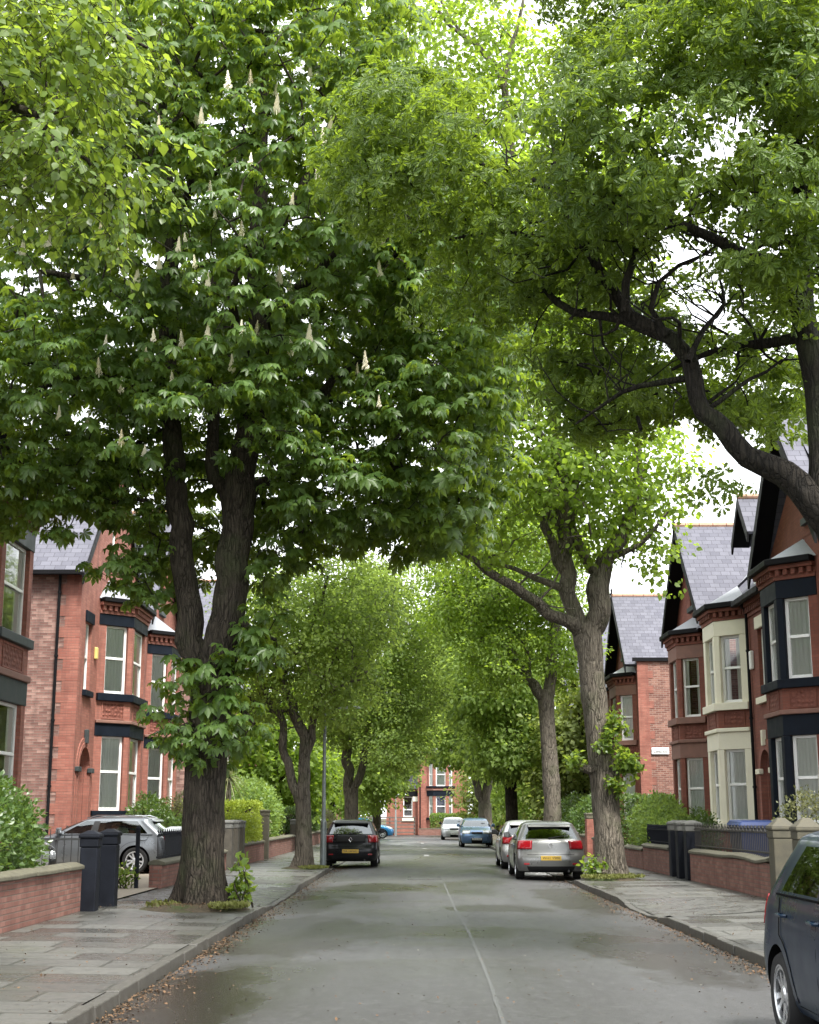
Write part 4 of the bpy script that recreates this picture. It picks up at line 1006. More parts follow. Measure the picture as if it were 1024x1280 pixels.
def arch_door(root, T, uc, w, zb, zs, rd=.8, br=BR_FR, arch=TERRA, cap=STONE_GR, door=DOORP):
    """surround, recess and door; the wall hole is (uc-w/2..uc+w/2, zb..zs+w/2)"""
    m = MB(T); n = 14; r = w/2; zt = zs+r
    arc = [(uc-r*math.cos(math.pi*i/n), zs+r*math.sin(math.pi*i/n)) for i in range(n+1)]
    for i in range(n):       # spandrels fill the square corners of the opening
        a, b = arc[i], arc[i+1]; m.poly([(a[0], 0.0, a[1]), (b[0], 0.0, b[1]), (b[0], 0.0, zt), (a[0], 0.0, zt)])
        m.poly([(a[0], 0, a[1]), (b[0], 0, b[1]), (b[0], -rd, b[1]), (a[0], -rd, a[1])])
    for s in (-1, 1): m.poly([(uc+s*r, 0, zb), (uc+s*r, 0, zs), (uc+s*r, -rd, zs), (uc+s*r, -rd, zb)])
    m.poly([(uc-r, .0, zb), (uc+r, .0, zb), (uc+r, -rd, zb), (uc-r, -rd, zb)])
    p = m.build('porch', br, root, fix=False)
    m = MB(T)
    for k, (r0, r1, v) in enumerate(((r+.005, r+.13, .05), (r+.13, r+.27, .03), (r-.10, r-.005, -.12))):
        for i in range(n):
            q = []
            for rr, ii in ((r0, i), (r1, i), (r1, i+1), (r0, i+1)): a = math.pi*ii/n; q.append((uc-rr*math.cos(a), zs+rr*math.sin(a)))
            m.hexa([(u, v, z) for u, z in q], [(u, v-.12, z) for u, z in q])
        for s in (-1, 1): m.box(min(uc+s*r0, uc+s*r1), max(uc+s*r0, uc+s*r1), v-.12, v, zb, zs)
    m.build('arch', arch, p)
    for s in (-1, 1): m = MB(T); m.box(uc+s*(r+.14)-.19, uc+s*(r+.14)+.19, -.02, .11, zs-.06, zs+.08); m.build('capital', cap, p, bevel=.02)
    m = MB(T); m.box(uc-.07, uc+.07, 0, .12, zs+r+.1, zs+r+.5); m.build('keystone', cap, p, bevel=.02)
    m = MB(T); m.box(uc-r, uc+r, -rd-.06, -rd+.0, zb, zs+r); d = m.build('door', door, root)
    m = MB(T)
    for xa, xb, za, zc in ((-.36, -.06, .25, .9), (.06, .36, .25, .9), (-.36, -.06, 1.1, 1.8), (.06, .36, 1.1, 1.8)): m.box(uc+xa, uc+xb, -rd, -rd+.02, zb+za, zb+zc)
    m.build('door_panel', door, d, bevel=.01)
def downpipe(root, T, u, v, z0, z1, mat=BLACKP):
    m = MB(T); m.tube([(u, v+.07, z0), (u, v+.07, z1-.25), (u, v+.12, z1)], .042, 8)
    z = z0+.4
    while z < z1-.3: m.tube([(u, v+.07, z), (u, v+.07, z+.06)], .058, 8); z += 1.8
    m.box(u-.09, u+.09, v+.005, v+.2, z1-.06, z1+.12); m.build('downpipe', mat, root, smooth=True)
def dentils(m, T, ua, ub, v0, z0, z1):
    m.T = T; nn = int((ub-ua)/.2)
    for i in range(nn): x = ua+(i+.5)*(ub-ua)/nn; m.box(x-.05, x+.05, v0-.02, v0+.12, z0, z1)
    m.box(ua, ub, v0-.03, v0+.05, z0-.1, z0-.002); m.box(ua, ub, v0-.03, v0+.16, z1+.002, z1+.12)
XR, XL = 9.0, 9.5
TR = lambda u, v, z: (XR-v, u, z)
TL = lambda u, v, z: (-(XL-v), u, z)
def body(root, T, y0, y1, depth, base, H, front, side, fholes=(), quoin=None, sides=(1, 1), x=None):
    m = MB(T); wall(m, T, (y0, 0), (y1, 0), base, H, [tuple(h[i]-(y0 if i < 2 else 0) for i in range(len(h))) for h in fholes])
    w = m.build('wall', front, root, fix=False)
    m = MB(T)
    if sides[0]: m.poly([(y0, -.0, base), (y0, -depth, base), (y0, -depth, H), (y0, -.0, H)])
    if sides[1]: m.poly([(y1, -.0, base), (y1, -depth, base), (y1, -depth, H), (y1, -.0, H)])
    m.poly([(y0, -depth, base), (y1, -depth, base), (y1, -depth, H), (y0, -depth, H)])
    if m.v: m.build('side_wall', side, root, fix=False)
    if quoin:
        m = MB(T); z = base; k = 0
        while z < H-.1:
            L = .62 if k % 2 else .44; m.box(y0-.012, y0+.05, -L, .004, z, min(H, z+.30)); z += .305; k += 1
        m.build('quoin', quoin, w)
    return w
def rect_window(root, T, p, a, b, c, d, stone, style='net', sill=True, seed=0, lintel=.32, rail=.5):
    o = window(root, T, (p-9, 0), (p+9, 0), a-p+9, b-p+9, c, d, style=style, seed=seed, rail=rail)
    m = MB(T); m.box(a-.12, b+.12, -.05, .05, d+.002, d+lintel); m.build('lintel', stone, o, bevel=.01); m = MB(T); m.box(a-.12, b+.12, -.05, .11, c-.17, c-.002); m.build('sill', stone, o, bevel=.01)
# ------------------------------------------------ right: terrace of three
GRP_R = 'bay fronted brick houses on the right side'; GRP_L = 'bay fronted brick houses on the left side'
LR = levels()
def navy():
    r = empty('terraced_house', (XR, 32.5, 0), 'dark red brick house with navy black painted bay window stonework beside the oak trunk', 'house', GRP_R)
    uc = 32.63
    body(r, TR, 28.6, 35.0, 9, .1, 7.95, BR_FD, BR_SIDE2, [(uc-.72, uc+.72, .1, 7.9, 0)], sides=(1, 0))
    bay(r, TR, uc, 1.46, .72, LR, BR_FD, STONE_NV, ['net'], painted=1)
    gable(r, TR, 32.5, 2.8, 7.93, 3.05, BR_FD, win=(31.0, 31.75, 8.35, 9.6), finial=True)
    return r
def cream():
    r = empty('terraced_house', (XR, 38.4, 0), 'brick house with cream painted bay stonework and a small gabled dormer', 'house', GRP_R)
    uc = 39.55; base = .1
    dw = (36.0, 37.1); zs = 2.75
    body(r, TR, 35.0, 41.95, 9, base, 7.0, BR_FD, BR_SIDE2, [(uc-.74, uc+.74, .1, 6.95, 0), (36.0, 37.1, .55, zs+.55, 0), (36.0, 36.85, 4.65, 6.45)], sides=(0, 0))
    b = bay(r, TR, uc, 1.5, .72, LR, BR_FD, STONE_CR, ['net', 'net', 'net', 'sides', 'net', 'net'], painted=2)
    arch_door(r, TR, 36.55, 1.1, .55, zs, br=BR_FR, arch=BR_FR, cap=STONE_CR)
    m = MB(TR); m.box(35.9, 37.2, -.02, .5, .1, .35); m.box(35.8, 37.3, .5, .85, .1, .2); m.build('step', STONE_YK, r, bevel=.02)
    rect_window(r, TR, 36.4, 36.0, 36.85, 4.65, 6.45, STONE_CR, 'net')
    for ca, cb in ((35.1, 38.0), (41.05, 41.9)): m = MB(TR); dentils(m, TR, ca, cb, 0, 6.98, 7.14); m.build('cornice', BR_FD, r)
    # roof facing the road, between the two gables
    m = MB(TR); a, b_ = 34.6, 43.4
    q = [(a, .3, 7.30), (b_, .3, 7.30), (b_, -3.6, 10.9), (a, -3.6, 10.9)]
    m.hexa(q, [(u, v-.04, z+.08) for u, v, z in q]); q = [(a, -8.5, 6.9), (b_, -8.5, 6.9), (b_, -3.62, 10.9), (a, -3.62, 10.9)]; m.hexa(q, [(u, v, z+.08) for u, v, z in q])
    rf = m.build('roof', SLATE, r)
    m = MB(TR); m.box(a+.5, 38.05, .24, .40, 7.2, 7.36); m.box(41.02, b_-1.5, .24, .40, 7.2, 7.36); m.build('gutter', BLACKP, rf, bevel=.02)
    m = MB(TR); m.tube([(a, -3.6, 11.02), (b_, -3.6, 11.02)], .1, 8); m.build('ridge_tiles', RIDGE, rf, smooth=True)
    # valley lead against the next gable
    m = MB(TR); m.poly([(42.75, .3, 7.42), (42.35, .3, 7.44), (44.05, -3.3, 10.78), (44.45, -3.3, 10.9)]); m.build('valley', LEAD, rf, fix=False)
    # dormer
    dc = 37.15; dz0, dz1, ap = 7.55, 9.02, 10.02
    m = MB(TR); m.box(dc-.62, dc+.62, -2.4, -.22, dz0, dz1); d = m.build('dormer', UPVC, r)
    window(r, TR, (dc-9, -.19), (dc+9, -.19), 9-.56, 9+.56, 7.75, 8.95, rd=.0, style='net', lights=2, rail=.68)
    m = MB(TR)
    for s in (-1, 1):
        q = [(dc+s*.92, dz1-.12), (dc, ap), (dc, ap+.07), (dc+s*.95, dz1-.06)]; m.hexa([(u, .28, z) for u, z in q], [(u, -2.6, z) for u, z in q])
    m.build('dormer_roof', SLATE, d)
    m = MB(TR)
    for s in (-1, 1):
        q = [(dc+s*.93, dz1-.34), (dc+s*.95, dz1-.07), (dc, ap+.05), (dc, ap-.20)]; m.hexa([(u, .30, z) for u, z in q], [(u, .25, z) for u, z in q])
        q = [(dc+s*.9, dz1-.15), (dc+s*.9, dz1-.12), (dc, ap), (dc, ap-.03)]; m.hexa([(u, .249, z) for u, z in q], [(u, -.2, z) for u, z in q])
    m.poly([(dc-.62, -.21, dz1), (dc+.62, -.21, dz1), (dc, -.21, ap-.1)])
    m.box(dc-.02, dc+.02, .26, .30, dz1-.7, dz1-.3) if False else None
    m.build('bargeboard', BLACKP, d)
    m = MB(TR); m.tube([(dc, .28, ap+.09), (dc, -2.5, ap+.09)], .08, 8); m.build('ridge_tiles', RIDGE, d, smooth=True)
    downpipe(r, TR, 37.72, 0, .15, 7.2)
    m = MB(TR); m.box(37.35, 37.55, .0, .1, 5.45, 5.95); m.build('alarm_box', UPVC, r, bevel=.03)
    m = MB(TR); m.lathe([(.02, 0), (.06, .05), (.11, .16), (.10, .2), (.0, .24)], 10, TR(36.9, .18, 3.75)); m.build('porch_lamp', STONE_CR, r, smooth=True)
    return r
def browny():
    r = empty('terraced_house', (XR, 45.4, 0), 'end terrace house with brown sandstone bay lintels under a tall slate gable with finial', 'house', GRP_R)
    uc = 45.25
    body(r, TR, 41.95, 48.9, 9, .1, 7.95, BR_FD, BR_SIDE2, [(uc-.72, uc+.72, .1, 7.9, 0)], sides=(0, 1))
    bay(r, TR, uc, 1.48, .72, LR, BR_FD, STONE_BR, ['net', 'net', 'net', 'sides', 'sides', 'net'])
    gable(r, TR, 45.45, 2.85, 7.93, 3.0, BR_FD, win=(44.9, 45.7, 8.3, 9.6))
    downpipe(r, TR, 42.05, 0, .15, 7.3)
    return r
navy(); cream(); browny()
# ------------------------------------------------ right: far terraces
def far_unit(y0, y1, uc, gc, hw, label, sides, stone=STONE_BR, fw=1.7, front=BR_FD, T=TR, X=XR, grp=GRP_R, quoin=None, gable_win=True, rise=3.0, lv=None, door=None, dep=9., sidebr=None, z=7.95):
    r = empty('terraced_house', (math.copysign(X, T(0, 0, 0)[0]), (y0+y1)/2, 0), label, 'house', grp); lv = lv or LR
    fh = [(uc-fw/2, uc+fw/2, .1, lv.r1-.05, 0)]
    if door: fh.append((door-.5, door+.5, .4, 3.4, 0)); fh.append((door-.4, door+.4, lv.u0, lv.u1))
    body(r, T, y0, y1, dep, .1, z, front, sidebr or BR_SIDE2, fh, sides=sides, quoin=quoin)
    bay(r, T, uc, fw, .72, lv, front, stone, ['net', 'net', 'sides', 'net'])
    if door:
        arch_door(r, T, door, 1.0, .4, 2.9, br=front, arch=front); rect_window(r, T, door, door-.4, door+.4, lv.u0, lv.u1, stone)
    gable(r, T, gc, hw, z-.02, rise, front, win=(gc-.4, gc+.4, z+.4, z+1.6) if gable_win else None, depth=dep)
    return r
rb = far_unit(57.2, 63.8, 59.35, 60.6, 2.95, 'brick house with slate roof whose side wall carries a white street sign', (1, 0), fw=2.0, quoin=BR_FR, door=62.6)
m = MB(TR); m.box(57.1, 57.18, -9, .2, 7.8, 7.95); m.build('gutter', BLACKP, rb)
downpipe(rb, TR, 63.7, 0, .15, 7.3)
far_unit(63.8, 70.4, 66.2, 67.0, 2.95, 'brick house just beyond the one with the street sign, half hidden by the lime trunk', (0, 1), fw=1.6, door=69.2)
rd_ = far_unit(73.2, 80, 76.5, 76.6, 2.95, 'brick bay fronted house with a white downpipe beyond the lime trunk', (1, 0), fw=1.6, door=79.)
downpipe(rd_, TR, 73.9, .0, .15, 7.3, UPVC)
far_unit(80, 87, 83.4, 83.4, 2.95, 'brick house behind the second right hand lime trunk', (0, 1), fw=1.6)
# street name sign on the side wall: white plate with black lettering
SIGNW = plain('white_enamel', (.82, .82, .82), .35, .03, 4, 0); SIGNB = plain('black_enamel', (.02, .02, .02), .4, .05, 4, 0)
m = MB(); m.box(9.46, 10.16, 57.14, 57.17, 4.06, 4.32); sg = m.build('street_sign', SIGNW, None, bevel=.008); tag(sg, 'white street name sign with black letters on a brick side wall', 'sign')
def text_mesh(txt, size, M4, mat, name, parent, width=None):
    cu = bpy.data.curves.new('txt', 'FONT'); cu.body = txt; cu.size = size; cu.align_x = 'CENTER'; cu.align_y = 'CENTER'; cu.extrude = .002
    ob = bpy.data.objects.new('txt', cu); COL.objects.link(ob); dg = bpy.context.evaluated_depsgraph_get(); dg.update()
    me = bpy.data.meshes.new_from_object(ob.evaluated_get(dg)); bpy.data.objects.remove(ob); bpy.data.curves.remove(cu)
    if width:
        xs = [v.co.x for v in me.vertices]; k = width/(max(xs)-min(xs)); me.transform(Matrix.Diagonal((k, 1, 1, 1)))
    off = OFF[parent.name] if parent else Vector((0, 0, 0)); me.transform(M4); me.transform(Matrix.Translation(-off)); me.name = name
    return link_mesh(name, me, mat, parent)
text_mesh('ALDERFIELD ROAD', .10, Matrix.Translation((9.81, 57.134, 4.15)) @ Matrix.Rotation(math.pi/2, 4, 'X'), SIGNB, 'lettering', sg, .56)
# ------------------------------------------------ left houses
LL = levels(base=.15, w0=1.78, w1=3.95, l1=4.32, p0=4.42, s0=4.98, s1=5.2, u0=5.2, u1=7.25, t1=7.58, c1=7.92, g1=8.06, r1=8.75)
def l2():
    r = empty('detached_house', (-XL, 43.4, 0), 'pinkish red brick house with black lintels and an arched porch behind the parked estate car', 'house', GRP_L)
    uc = 43.6; dc = 40.45
    body(r, TL, 39.3, 47.8, 10, .15, 8.65, BR_FR, BR_SIDE, [(uc-1.1, uc+1.1, .15, 8.6, 0), (dc-.65, dc+.65, .3, 3.55, 0), (40.0, 40.75, 5.15, 7.1), (46.2, 47.1, 1.9, 3.95), (46.2, 47.1, 5.2, 7.1)], quoin=BR_FR)
    bay(r, TL, uc, 2.2, .85, LL, BR_FR, STONE_NV, ['net', 'green', 'net', 'net'])
    arch_door(r, TL, dc, 1.3, .3, 2.9, br=BR_FR, arch=BR_FR, cap=STONE_GR)
    rect_window(r, TL, 40.4, 40.0, 40.75, 5.15, 7.1, STONE_NV); rect_window(r, TL, 46.6, 46.2, 47.1, 1.9, 3.95, STONE_NV, seed=2); rect_window(r, TL, 46.6, 46.2, 47.1, 5.2, 7.1, STONE_NV, seed=3)
    rf = gable(r, TL, 43.55, 4.25, 8.63, 4.35, BR_FR, depth=10, win=(42.9, 43.7, 9.6, 11.2), over=.10, finial=False, y_over=.32)
    m = MB(TL); m.box(38.93, 39.05, -10, .0, 8.30, 8.44); m.box(39.05, 39.28, -10, -.02, 8.42, 8.46); m.build('gutter', BLACKP, rf, bevel=.02)
    T2 = lambda u, v, z: (-XL-u, 39.3-v, z)
    downpipe(r, T2, .62, 0, .2, 8.4)
    m = MB(TL); m.box(41.15, 41.33, 0, .09, 6.15, 6.5); m.build('alarm_box', plain('yellow_plastic', (.62, .48, .16), .5, .05, 4, 0), r, bevel=.02)
    return r
l2()
def l1():
    r = empty('detached_house', (-XL, 28.8, 0), 'red brick house with grey green bay stonework, nearest the laurel bush', 'house', GRP_L)
    lv = levels(base=.15, w0=1.78, w1=4.0, l1=4.5, p0=4.65, s0=5.25, s1=5.45, u0=5.45, u1=7.45, t1=7.85, c1=8.15, g1=8.3, r1=8.9)
    uc = 29.9
    body(r, TL, 23.5, 32.4, 10, .15, 8.65, BR_FR, BR_SIDE, [(uc-1.2, uc+1.2, .15, 8.6, 0)])
    bay(r, TL, uc, 2.4, .85, lv, BR_FR, STONE_GR, ['sides', 'sides', 'net'])
    gable(r, TL, 27.95, 4.4, 8.63, 4.3, BR_FR, depth=10, over=.3)
l1()
far_unit(47.8, 55.6, 51.0, 51.7, 3.85, 'red brick house with black lintels joined to the far side of the porch house', (0, 1), STONE_NV, 2.0, BR_FR, TL, XL, GRP_L, None, True, 4.1, LL, 54.2, sidebr=BR_SIDE, z=8.65, dep=10.)
far_unit(60.5, 68, 65.5, 64.5, 3.4, 'red brick house behind the cabbage palm', (1, 1), STONE_NV, 1.9, BR_FR, TL, XL, GRP_L, None, True, 3.6, LL, 62.0, sidebr=BR_SIDE, z=8.65)
far_unit(78, 86, 81.5, 81.5, 3.5, 'red brick house half hidden behind the slim forked tree', (1, 0), STONE_BR, 1.9, BR_FR, TL, XL, GRP_L, None, True, 3.6, LL, 84.5, sidebr=BR_SIDE, z=8.65)
# ------------------------------------------------ house closing the end of the street
def endhouse():
    T = lambda u, v, z: (u, 122.-v, z)
    r = empty('end_house', (2.2, 122, 0), 'red brick house closing the far street end, blue blind in its bay', 'house')
    lv = levels(base=.05, w0=1.5, w1=3.3, l1=3.75, p0=3.85, s0=3.98, s1=4.12, u0=4.12, u1=5.98, t1=6.4, c1=6.8, g1=6.95, r1=7.5)
    body(r, T, .1, 4.35, 9, .05, 7.4, BR_FR, BR_SIDE, [(1.2, 2.9, .05, 7.35, 0)])
    bay(r, T, 2.05, 1.25, .55, lv, BR_FR, STONE_NV, ['net', 'blue', 'net', 'net', 'net', 'net'], panels=False)
    gable(r, T, 2.2, 2.2, 7.38, 2.4, BR_FR, win=None)
    downpipe(r, T, .3, 0, .1, 7.3)
    w_ = empty('house_extension', (-1.1, 122.4, 0), 'low brick wing with a white framed window left of the end house', 'house extension')
    T3 = lambda u, v, z: (u, 122.5-v, z)
    body(w_, T3, -2.6, .1, 7, .05, 3.9, BR_FR, BR_SIDE, [(-1.15, -.35, 1.55, 3.25)], sides=(1, 0))
    window(w_, T3, (-9, 0), (9, 0), 9-1.15, 9-.35, 1.55, 3.25, style='none', rail=.36)
    m = MB(T3); m.box(-2.7, .1, -.05, .06, 3.28, 3.7); m.build('lintel', BLACKP, w_); m = MB(T3); m.box(-1.25, -.25, -.02, .08, 1.2, 1.54); m.build('sill', STONE_CR, w_); m = MB(T3); m.box(-.33, .08, -.02, .05, 2.85, 3.25); m.build('window_block', STONE_CR, w_)
    m = MB(T3); m.hexa([(-2.8, .2, 3.9), (.1, .2, 3.9), (.1, -7, 5.6), (-2.8, -7, 5.6)], [(-2.8, .2, 4.0), (.1, .2, 4.0), (.1, -7, 5.7), (-2.8, -7, 5.7)]); m.build('roof', SLATE, w_)
endhouse()
# ================================================================= walls, posts, railings, hedges, lamp posts, bin
def coping(m, x0, x1, y0, y1, z, h=.11, o=.05, sag=0.):
    n = max(1, int((y1-y0)/.9)); rr = random.Random(int(y0*10))
    for i in range(n):
        a, b = y0+(y1-y0)*i/n+.004, y0+(y1-y0)*(i+1)/n-.004; j = rr.uniform(-.01, .01)
        s0 = sag*mnoise.noise(Vector((a, 0, 3))); s1 = sag*mnoise.noise(Vector((b, 0, 3)))
        q = lambda yy, s: [(x0-o+j, yy, z+s), (x1+o+j, yy, z+s), (x1+o+j, yy, z+s+h*.55), ((x0+x1)/2+.05, yy, z+s+h), ((x0+x1)/2-.05, yy, z+s+h), (x0-o+j, yy, z+s+h*.55)]
        m.hexa(q(a, s0), q(b, s1))
COPE = plain('mossy_coping', (.088, .082, .055), .85, .4, 8, .5)
def gwall(x0, x1, y0, y1, z1, label, piers=(), sag=.0, group='low brick front garden walls', cope=COPE, mat=BR_WALL, zb=.05):
    m = MB(); m.box(x0, x1, y0, y1, zb, z1)
    for p in piers: m.box(x0-.03, x1+.03, p-.18, p+.18, zb, z1-.002)
    o = m.build('garden_wall', mat); tag(o, label, 'wall', group)
    m = MB(); coping(m, x0, x1, y0, y1, z1+.001, sag=sag); m.build('coping', cope, o, bevel=.015)
    return o
gwall(-5.62, -5.34, 6, 23.0, .80, 'red brick wall with mossy coping under the laurel bush', sag=.02)
gwall(-5.60, -5.34, 30.2, 40.4, .62, 'short brick wall with railings behind the chestnut trunk', zb=.0)
gwall(-5.62, -5.34, 44.0, 50.3, .72, 'brick wall under the clipped yellow green hedge')
gwall(-5.62, -5.34, 50.9, 63, .74, 'brick wall below the shaggy green bush by the slim forked tree')
gwall(-5.62, -5.34, 67, 92, .74, 'far left brick wall behind the lamp post', zb=.0)
gwall(6.42, 6.70, 26.3, 33.9, .78, 'old brick wall with railings in front of the blue bin', sag=.10)
gwall(6.42, 6.70, 36.6, 40.9, .78, 'brick wall with a navy railing panel under the feathery bush', sag=.03)
gwall(6.42, 6.70, 40.95, 44.6, .66, 'lower patched brick wall behind the tall lime trunk, below the feathery bush')
gwall(6.42, 6.70, 47.2, 52.5, .80, 'brick wall with a dark railing panel between lime trunk and brick pillar')
gwall(6.42, 6.70, 54.5, 75, .85, 'far right brick wall beyond the red brick pillar')
gwall(6.42, 6.70, 12, 23.9, .8, 'brick wall hidden behind the dark blue hatchback')
def gatepost(name, label, x, y, w, h, mat, capmat=None, pyramid=.16, group=None, z=.1, collar=True):
    m = MB(); m.box(x-w/2, x+w/2, y-w/2, y+w/2, z-.1, z+h-pyramid-.14); o = m.build(name, mat, bevel=.02); tag(o, label, 'gatepost', group)
    m = MB(); zt = z+h-pyramid-.14
    if collar: m.box(x-w/2-.012, x+w/2+.012, y-w/2-.012, y+w/2+.012, zt+.001, zt+.14)
    m.taper(x-w/2-.03, x+w/2+.03, y-w/2-.03, y+w/2+.03, zt+.141, zt+.2, .0)
    m.taper(x-w/2-.03, x+w/2+.03, y-w/2-.03, y+w/2+.03, zt+.2005, zt+.14+pyramid, w*.42)
    m.build('cap', capmat or mat, o, bevel=.015); return o
CAPG = plain('weathered_cap', (.11, .11, .10), .8, .3, 9, .3)
POSTB = plain('chipped_black_post', (.008, .0095, .014), .65, .45, 5, .35, .15)
gatepost('gatepost', 'black painted gatepost at the end of the wall under the laurel', -5.27, 23.25, .28, 1.30, POSTB, None, .12, 'black gateposts beside the left drive')
gatepost('gatepost', 'black gatepost beyond the narrow dark gate, nearest the estate car', -5.20, 24.4, .27, 1.32, POSTB, None, .12, 'black gateposts beside the left drive')
m = MB(); m.box(-5.40, -5.34, 23.42, 24.14, .2, 1.32)
for k in range(6): m.box(-5.335, -5.325, 23.46+k*.115, 23.55+k*.115, .25, 1.28)
o = m.build('garden_gate', POSTB); tag(o, 'narrow black wooden gate between the two plain black gateposts', 'gate')
m = MB(); m.box(-5.33, -5.3, 23.44, 24.1, 1.12, 1.16); m.box(-5.33, -5.3, 23.44, 24.1, .34, .38); m.build('hinge', IRON, o)
SP = STONE_YK; SPD = plain('dark_stone_post', (.062, .055, .042), .85, .4, 8, .4)
for yy, lb in ((40.9, 'dark stone gatepost nearest the chestnut trunk'), (42.3, 'middle one of three dark rounded stone gateposts behind the chestnut'), (43.65, 'dark stone gatepost touching the brick wall under the yellow green hedge')):
    gatepost('gatepost', lb, -5.42, yy, .36, 1.42, SPD, CAPG, .10, 'dark stone gateposts behind the chestnut trunk')
gatepost('gatepost', 'slim buff stone post splitting the wall at the end of the yellow green hedge', -5.36, 50.6, .30, 1.75, SP, None, .08, z=.1)
for yy, lb in ((63.6, 'dark far gatepost just past the slim forked tree'), (65.2, 'dark far gatepost nearest the lamp post'), (66.6, 'dark far gatepost behind the lamp post')): gatepost('gatepost', lb, -5.42, yy, .34, 1.4, SPD, CAPG, .1, 'dark far gateposts by the lamp post')
gatepost('gatepost', 'mossy buff stone gatepost with pyramid cap at the end of the railed wall', 6.58, 25.95, .40, 1.50, SP, None, .22, 'mossy buff stone gateposts')
gatepost('gatepost', 'mossy buff stone gatepost with pyramid cap partly behind the dark blue car', 6.62, 24.45, .40, 1.50, SP, None, .22, 'mossy buff stone gateposts')
gatepost('gatepost', 'small cream capped stone post beside the blue bin', 7.9, 31.3, .28, 1.45, BR_WALL, STONE_CR, .16)
GB = 'black stone gateposts with grey caps on the right'
gatepost('gatepost', 'black grey capped gatepost joined to the rusty railed wall', 6.56, 34.25, .36, 1.43, POSTB, CAPG, .12, GB)
gatepost('gatepost', 'black grey capped gatepost between the two others of its trio', 6.56, 35.35, .36, 1.43, POSTB, CAPG, .12, GB)
gatepost('gatepost', 'black grey capped gatepost against the navy railing panel', 6.56, 36.4, .34, 1.43, POSTB, CAPG, .12, GB)
m = MB()
for a, b, c in ((34.45, 35.16, .0),): m.box(6.54, 6.58, a, b, .2, 1.25)
o = m.build('garden_gate', POSTB); tag(o, 'dark solid gate between the grey capped black gateposts', 'gate'); m = MB(); m.box(6.53, 6.538, 34.5, 35.1, 1.0, 1.05); m.build('hinge', IRON, o)
gatepost('brick_pillar', 'red brick pillar between the silver hatchback and the lime trunk', 6.62, 53.9, .55, 1.65, BR_FR, COPE, .08)
# railings
def railing(label, x, y0, y1, z0, h, step=.13, spear=True, group=None, mat=IRON, r=.009, solid=False, name='railing'):
    m = MB(); m.box(x-.014, x+.014, y0, y1, z0+.06, z0+.09); m.box(x-.014, x+.014, y0, y1, z0+h-.12, z0+h-.09)
    o = m.build(name, mat); tag(o, label, 'railing', group); m = MB(); y = y0+.06; k = 0
    while y < y1:
        hh = h if k % 2 == 0 else h-.06
        m.tube([(x, y, z0-.03), (x, y, z0+hh-.05)], r, 5)
        if spear: m.tube([(x, y, z0+hh-.05), (x, y, z0+hh-.025), (x, y, z0+hh+.04)], [r, .022, .002], 5)
        y += step; k += 1
    m.build('bars', mat, o); return o
RUST = plain('dull_railing', (.022, .020, .016), .6, .4, 20, .3)
railing('rusty spiked railing on the old wall in front of the blue bin', 6.56, 26.3, 33.95, .88, .55, .15, True, None, RUST)
railing('navy black railing panel on the wall under the feathery bush', 6.56, 36.65, 40.9, .88, .50, .07, True, None, POSTB, .017)
railing('dark railing panel on the wall next to the red brick pillar', 6.56, 47.2, 52.4, .90, .52, .09, False, None, POSTB, .016)
railing('black iron railing on the short wall behind the chestnut trunk', -5.47, 30.3, 40.4, .70, .62, .14, True, None, POSTB)
m = MB(); m.box(-5.86, -5.78, 29.95, 30.03, .0, 1.34); o = m.build('drive_gate_post', POSTB, bevel=.01); tag(o, 'thin black iron gate post at the near end of the short railed wall', 'gatepost')
m = MB(); m.lathe([(.05, 0), (.06, .04), (.02, .09)], 8, (-5.82, 29.99, 1.34)); m.build('finial', POSTB, o)
m = MB(); 
for zz in (.3, 1.2): m.box(-7.6, -5.95, 26.0, 26.03, zz, zz+.04)
o = m.build('drive_gate', IRON); tag(o, 'open black iron drive gate behind the black gateposts', 'gate'); m = MB()
for k in range(13): m.tube([(-7.55+k*.13, 26.015, .28), (-7.55+k*.13, 26.015, 1.28+.12*math.sin(k*.26))], .009, 5)
m.build('bars', IRON, o)
# wheelie bins
def bin_(label, x, y, z, w, d, h, mat, lidmat, rot=0.):
    o = empty('wheelie_bin', (x, y, z), label, 'wheelie bin')
    T = lambda a, b, c: (x+a*math.cos(rot)-b*math.sin(rot), y+a*math.sin(rot)+b*math.cos(rot), z+c)
    m = MB(T); q = lambda s, zz: [(-w/2*s, -d/2*s, zz), (w/2*s, -d/2*s, zz), (w/2*s, d/2*s, zz), (-w/2*s, d/2*s, zz)]
    m.hexa(q(.8, .05), q(1., h-.1)); m.box(-w/2-.03, w/2+.03, -d/2-.03, d/2+.03, h-.14, h-.08); m.build('body', mat, o, bevel=.02)
    m = MB(T); m.hexa([(-w/2-.04, -d/2-.05, h-.078), (w/2+.04, -d/2-.05, h-.078), (w/2+.04, d/2+.03, h-.078), (-w/2-.04, d/2+.03, h-.078)], [(-w/2+.05, -d/2+.04, h+.02), (w/2-.05, -d/2+.04, h+.02), (w/2-.03, d/2, h+.05), (-w/2+.03, d/2, h+.05)]); m.build('lid', lidmat, o, bevel=.025)
    m = MB(T); m.tube([(-w/2, d/2+.06, h-.03), (w/2, d/2+.06, h-.03)], .016, 6); m.build('handle', lidmat, o)
    for s in (-1, 1):
        m = MB(T); m.lathe([(.1, -.03), (.1, .03)], 14, (s*w*.36, d/2*.8, .1), 'x'); m.build('wheel', BLACKP, o)
    return o
BINB = plain('blue_plastic', (.004, .009, .036), .5, .12, 5, .05, .25); BINL = plain('blue_lid_plastic', (.009, .022, .082), .45, .12, 5, .05, .3)
bin_('large blue wheelie bin in the front garden behind the railings', 7.35, 31.2, .38, .95, .8, 1.12, BINB, BINL, .1)
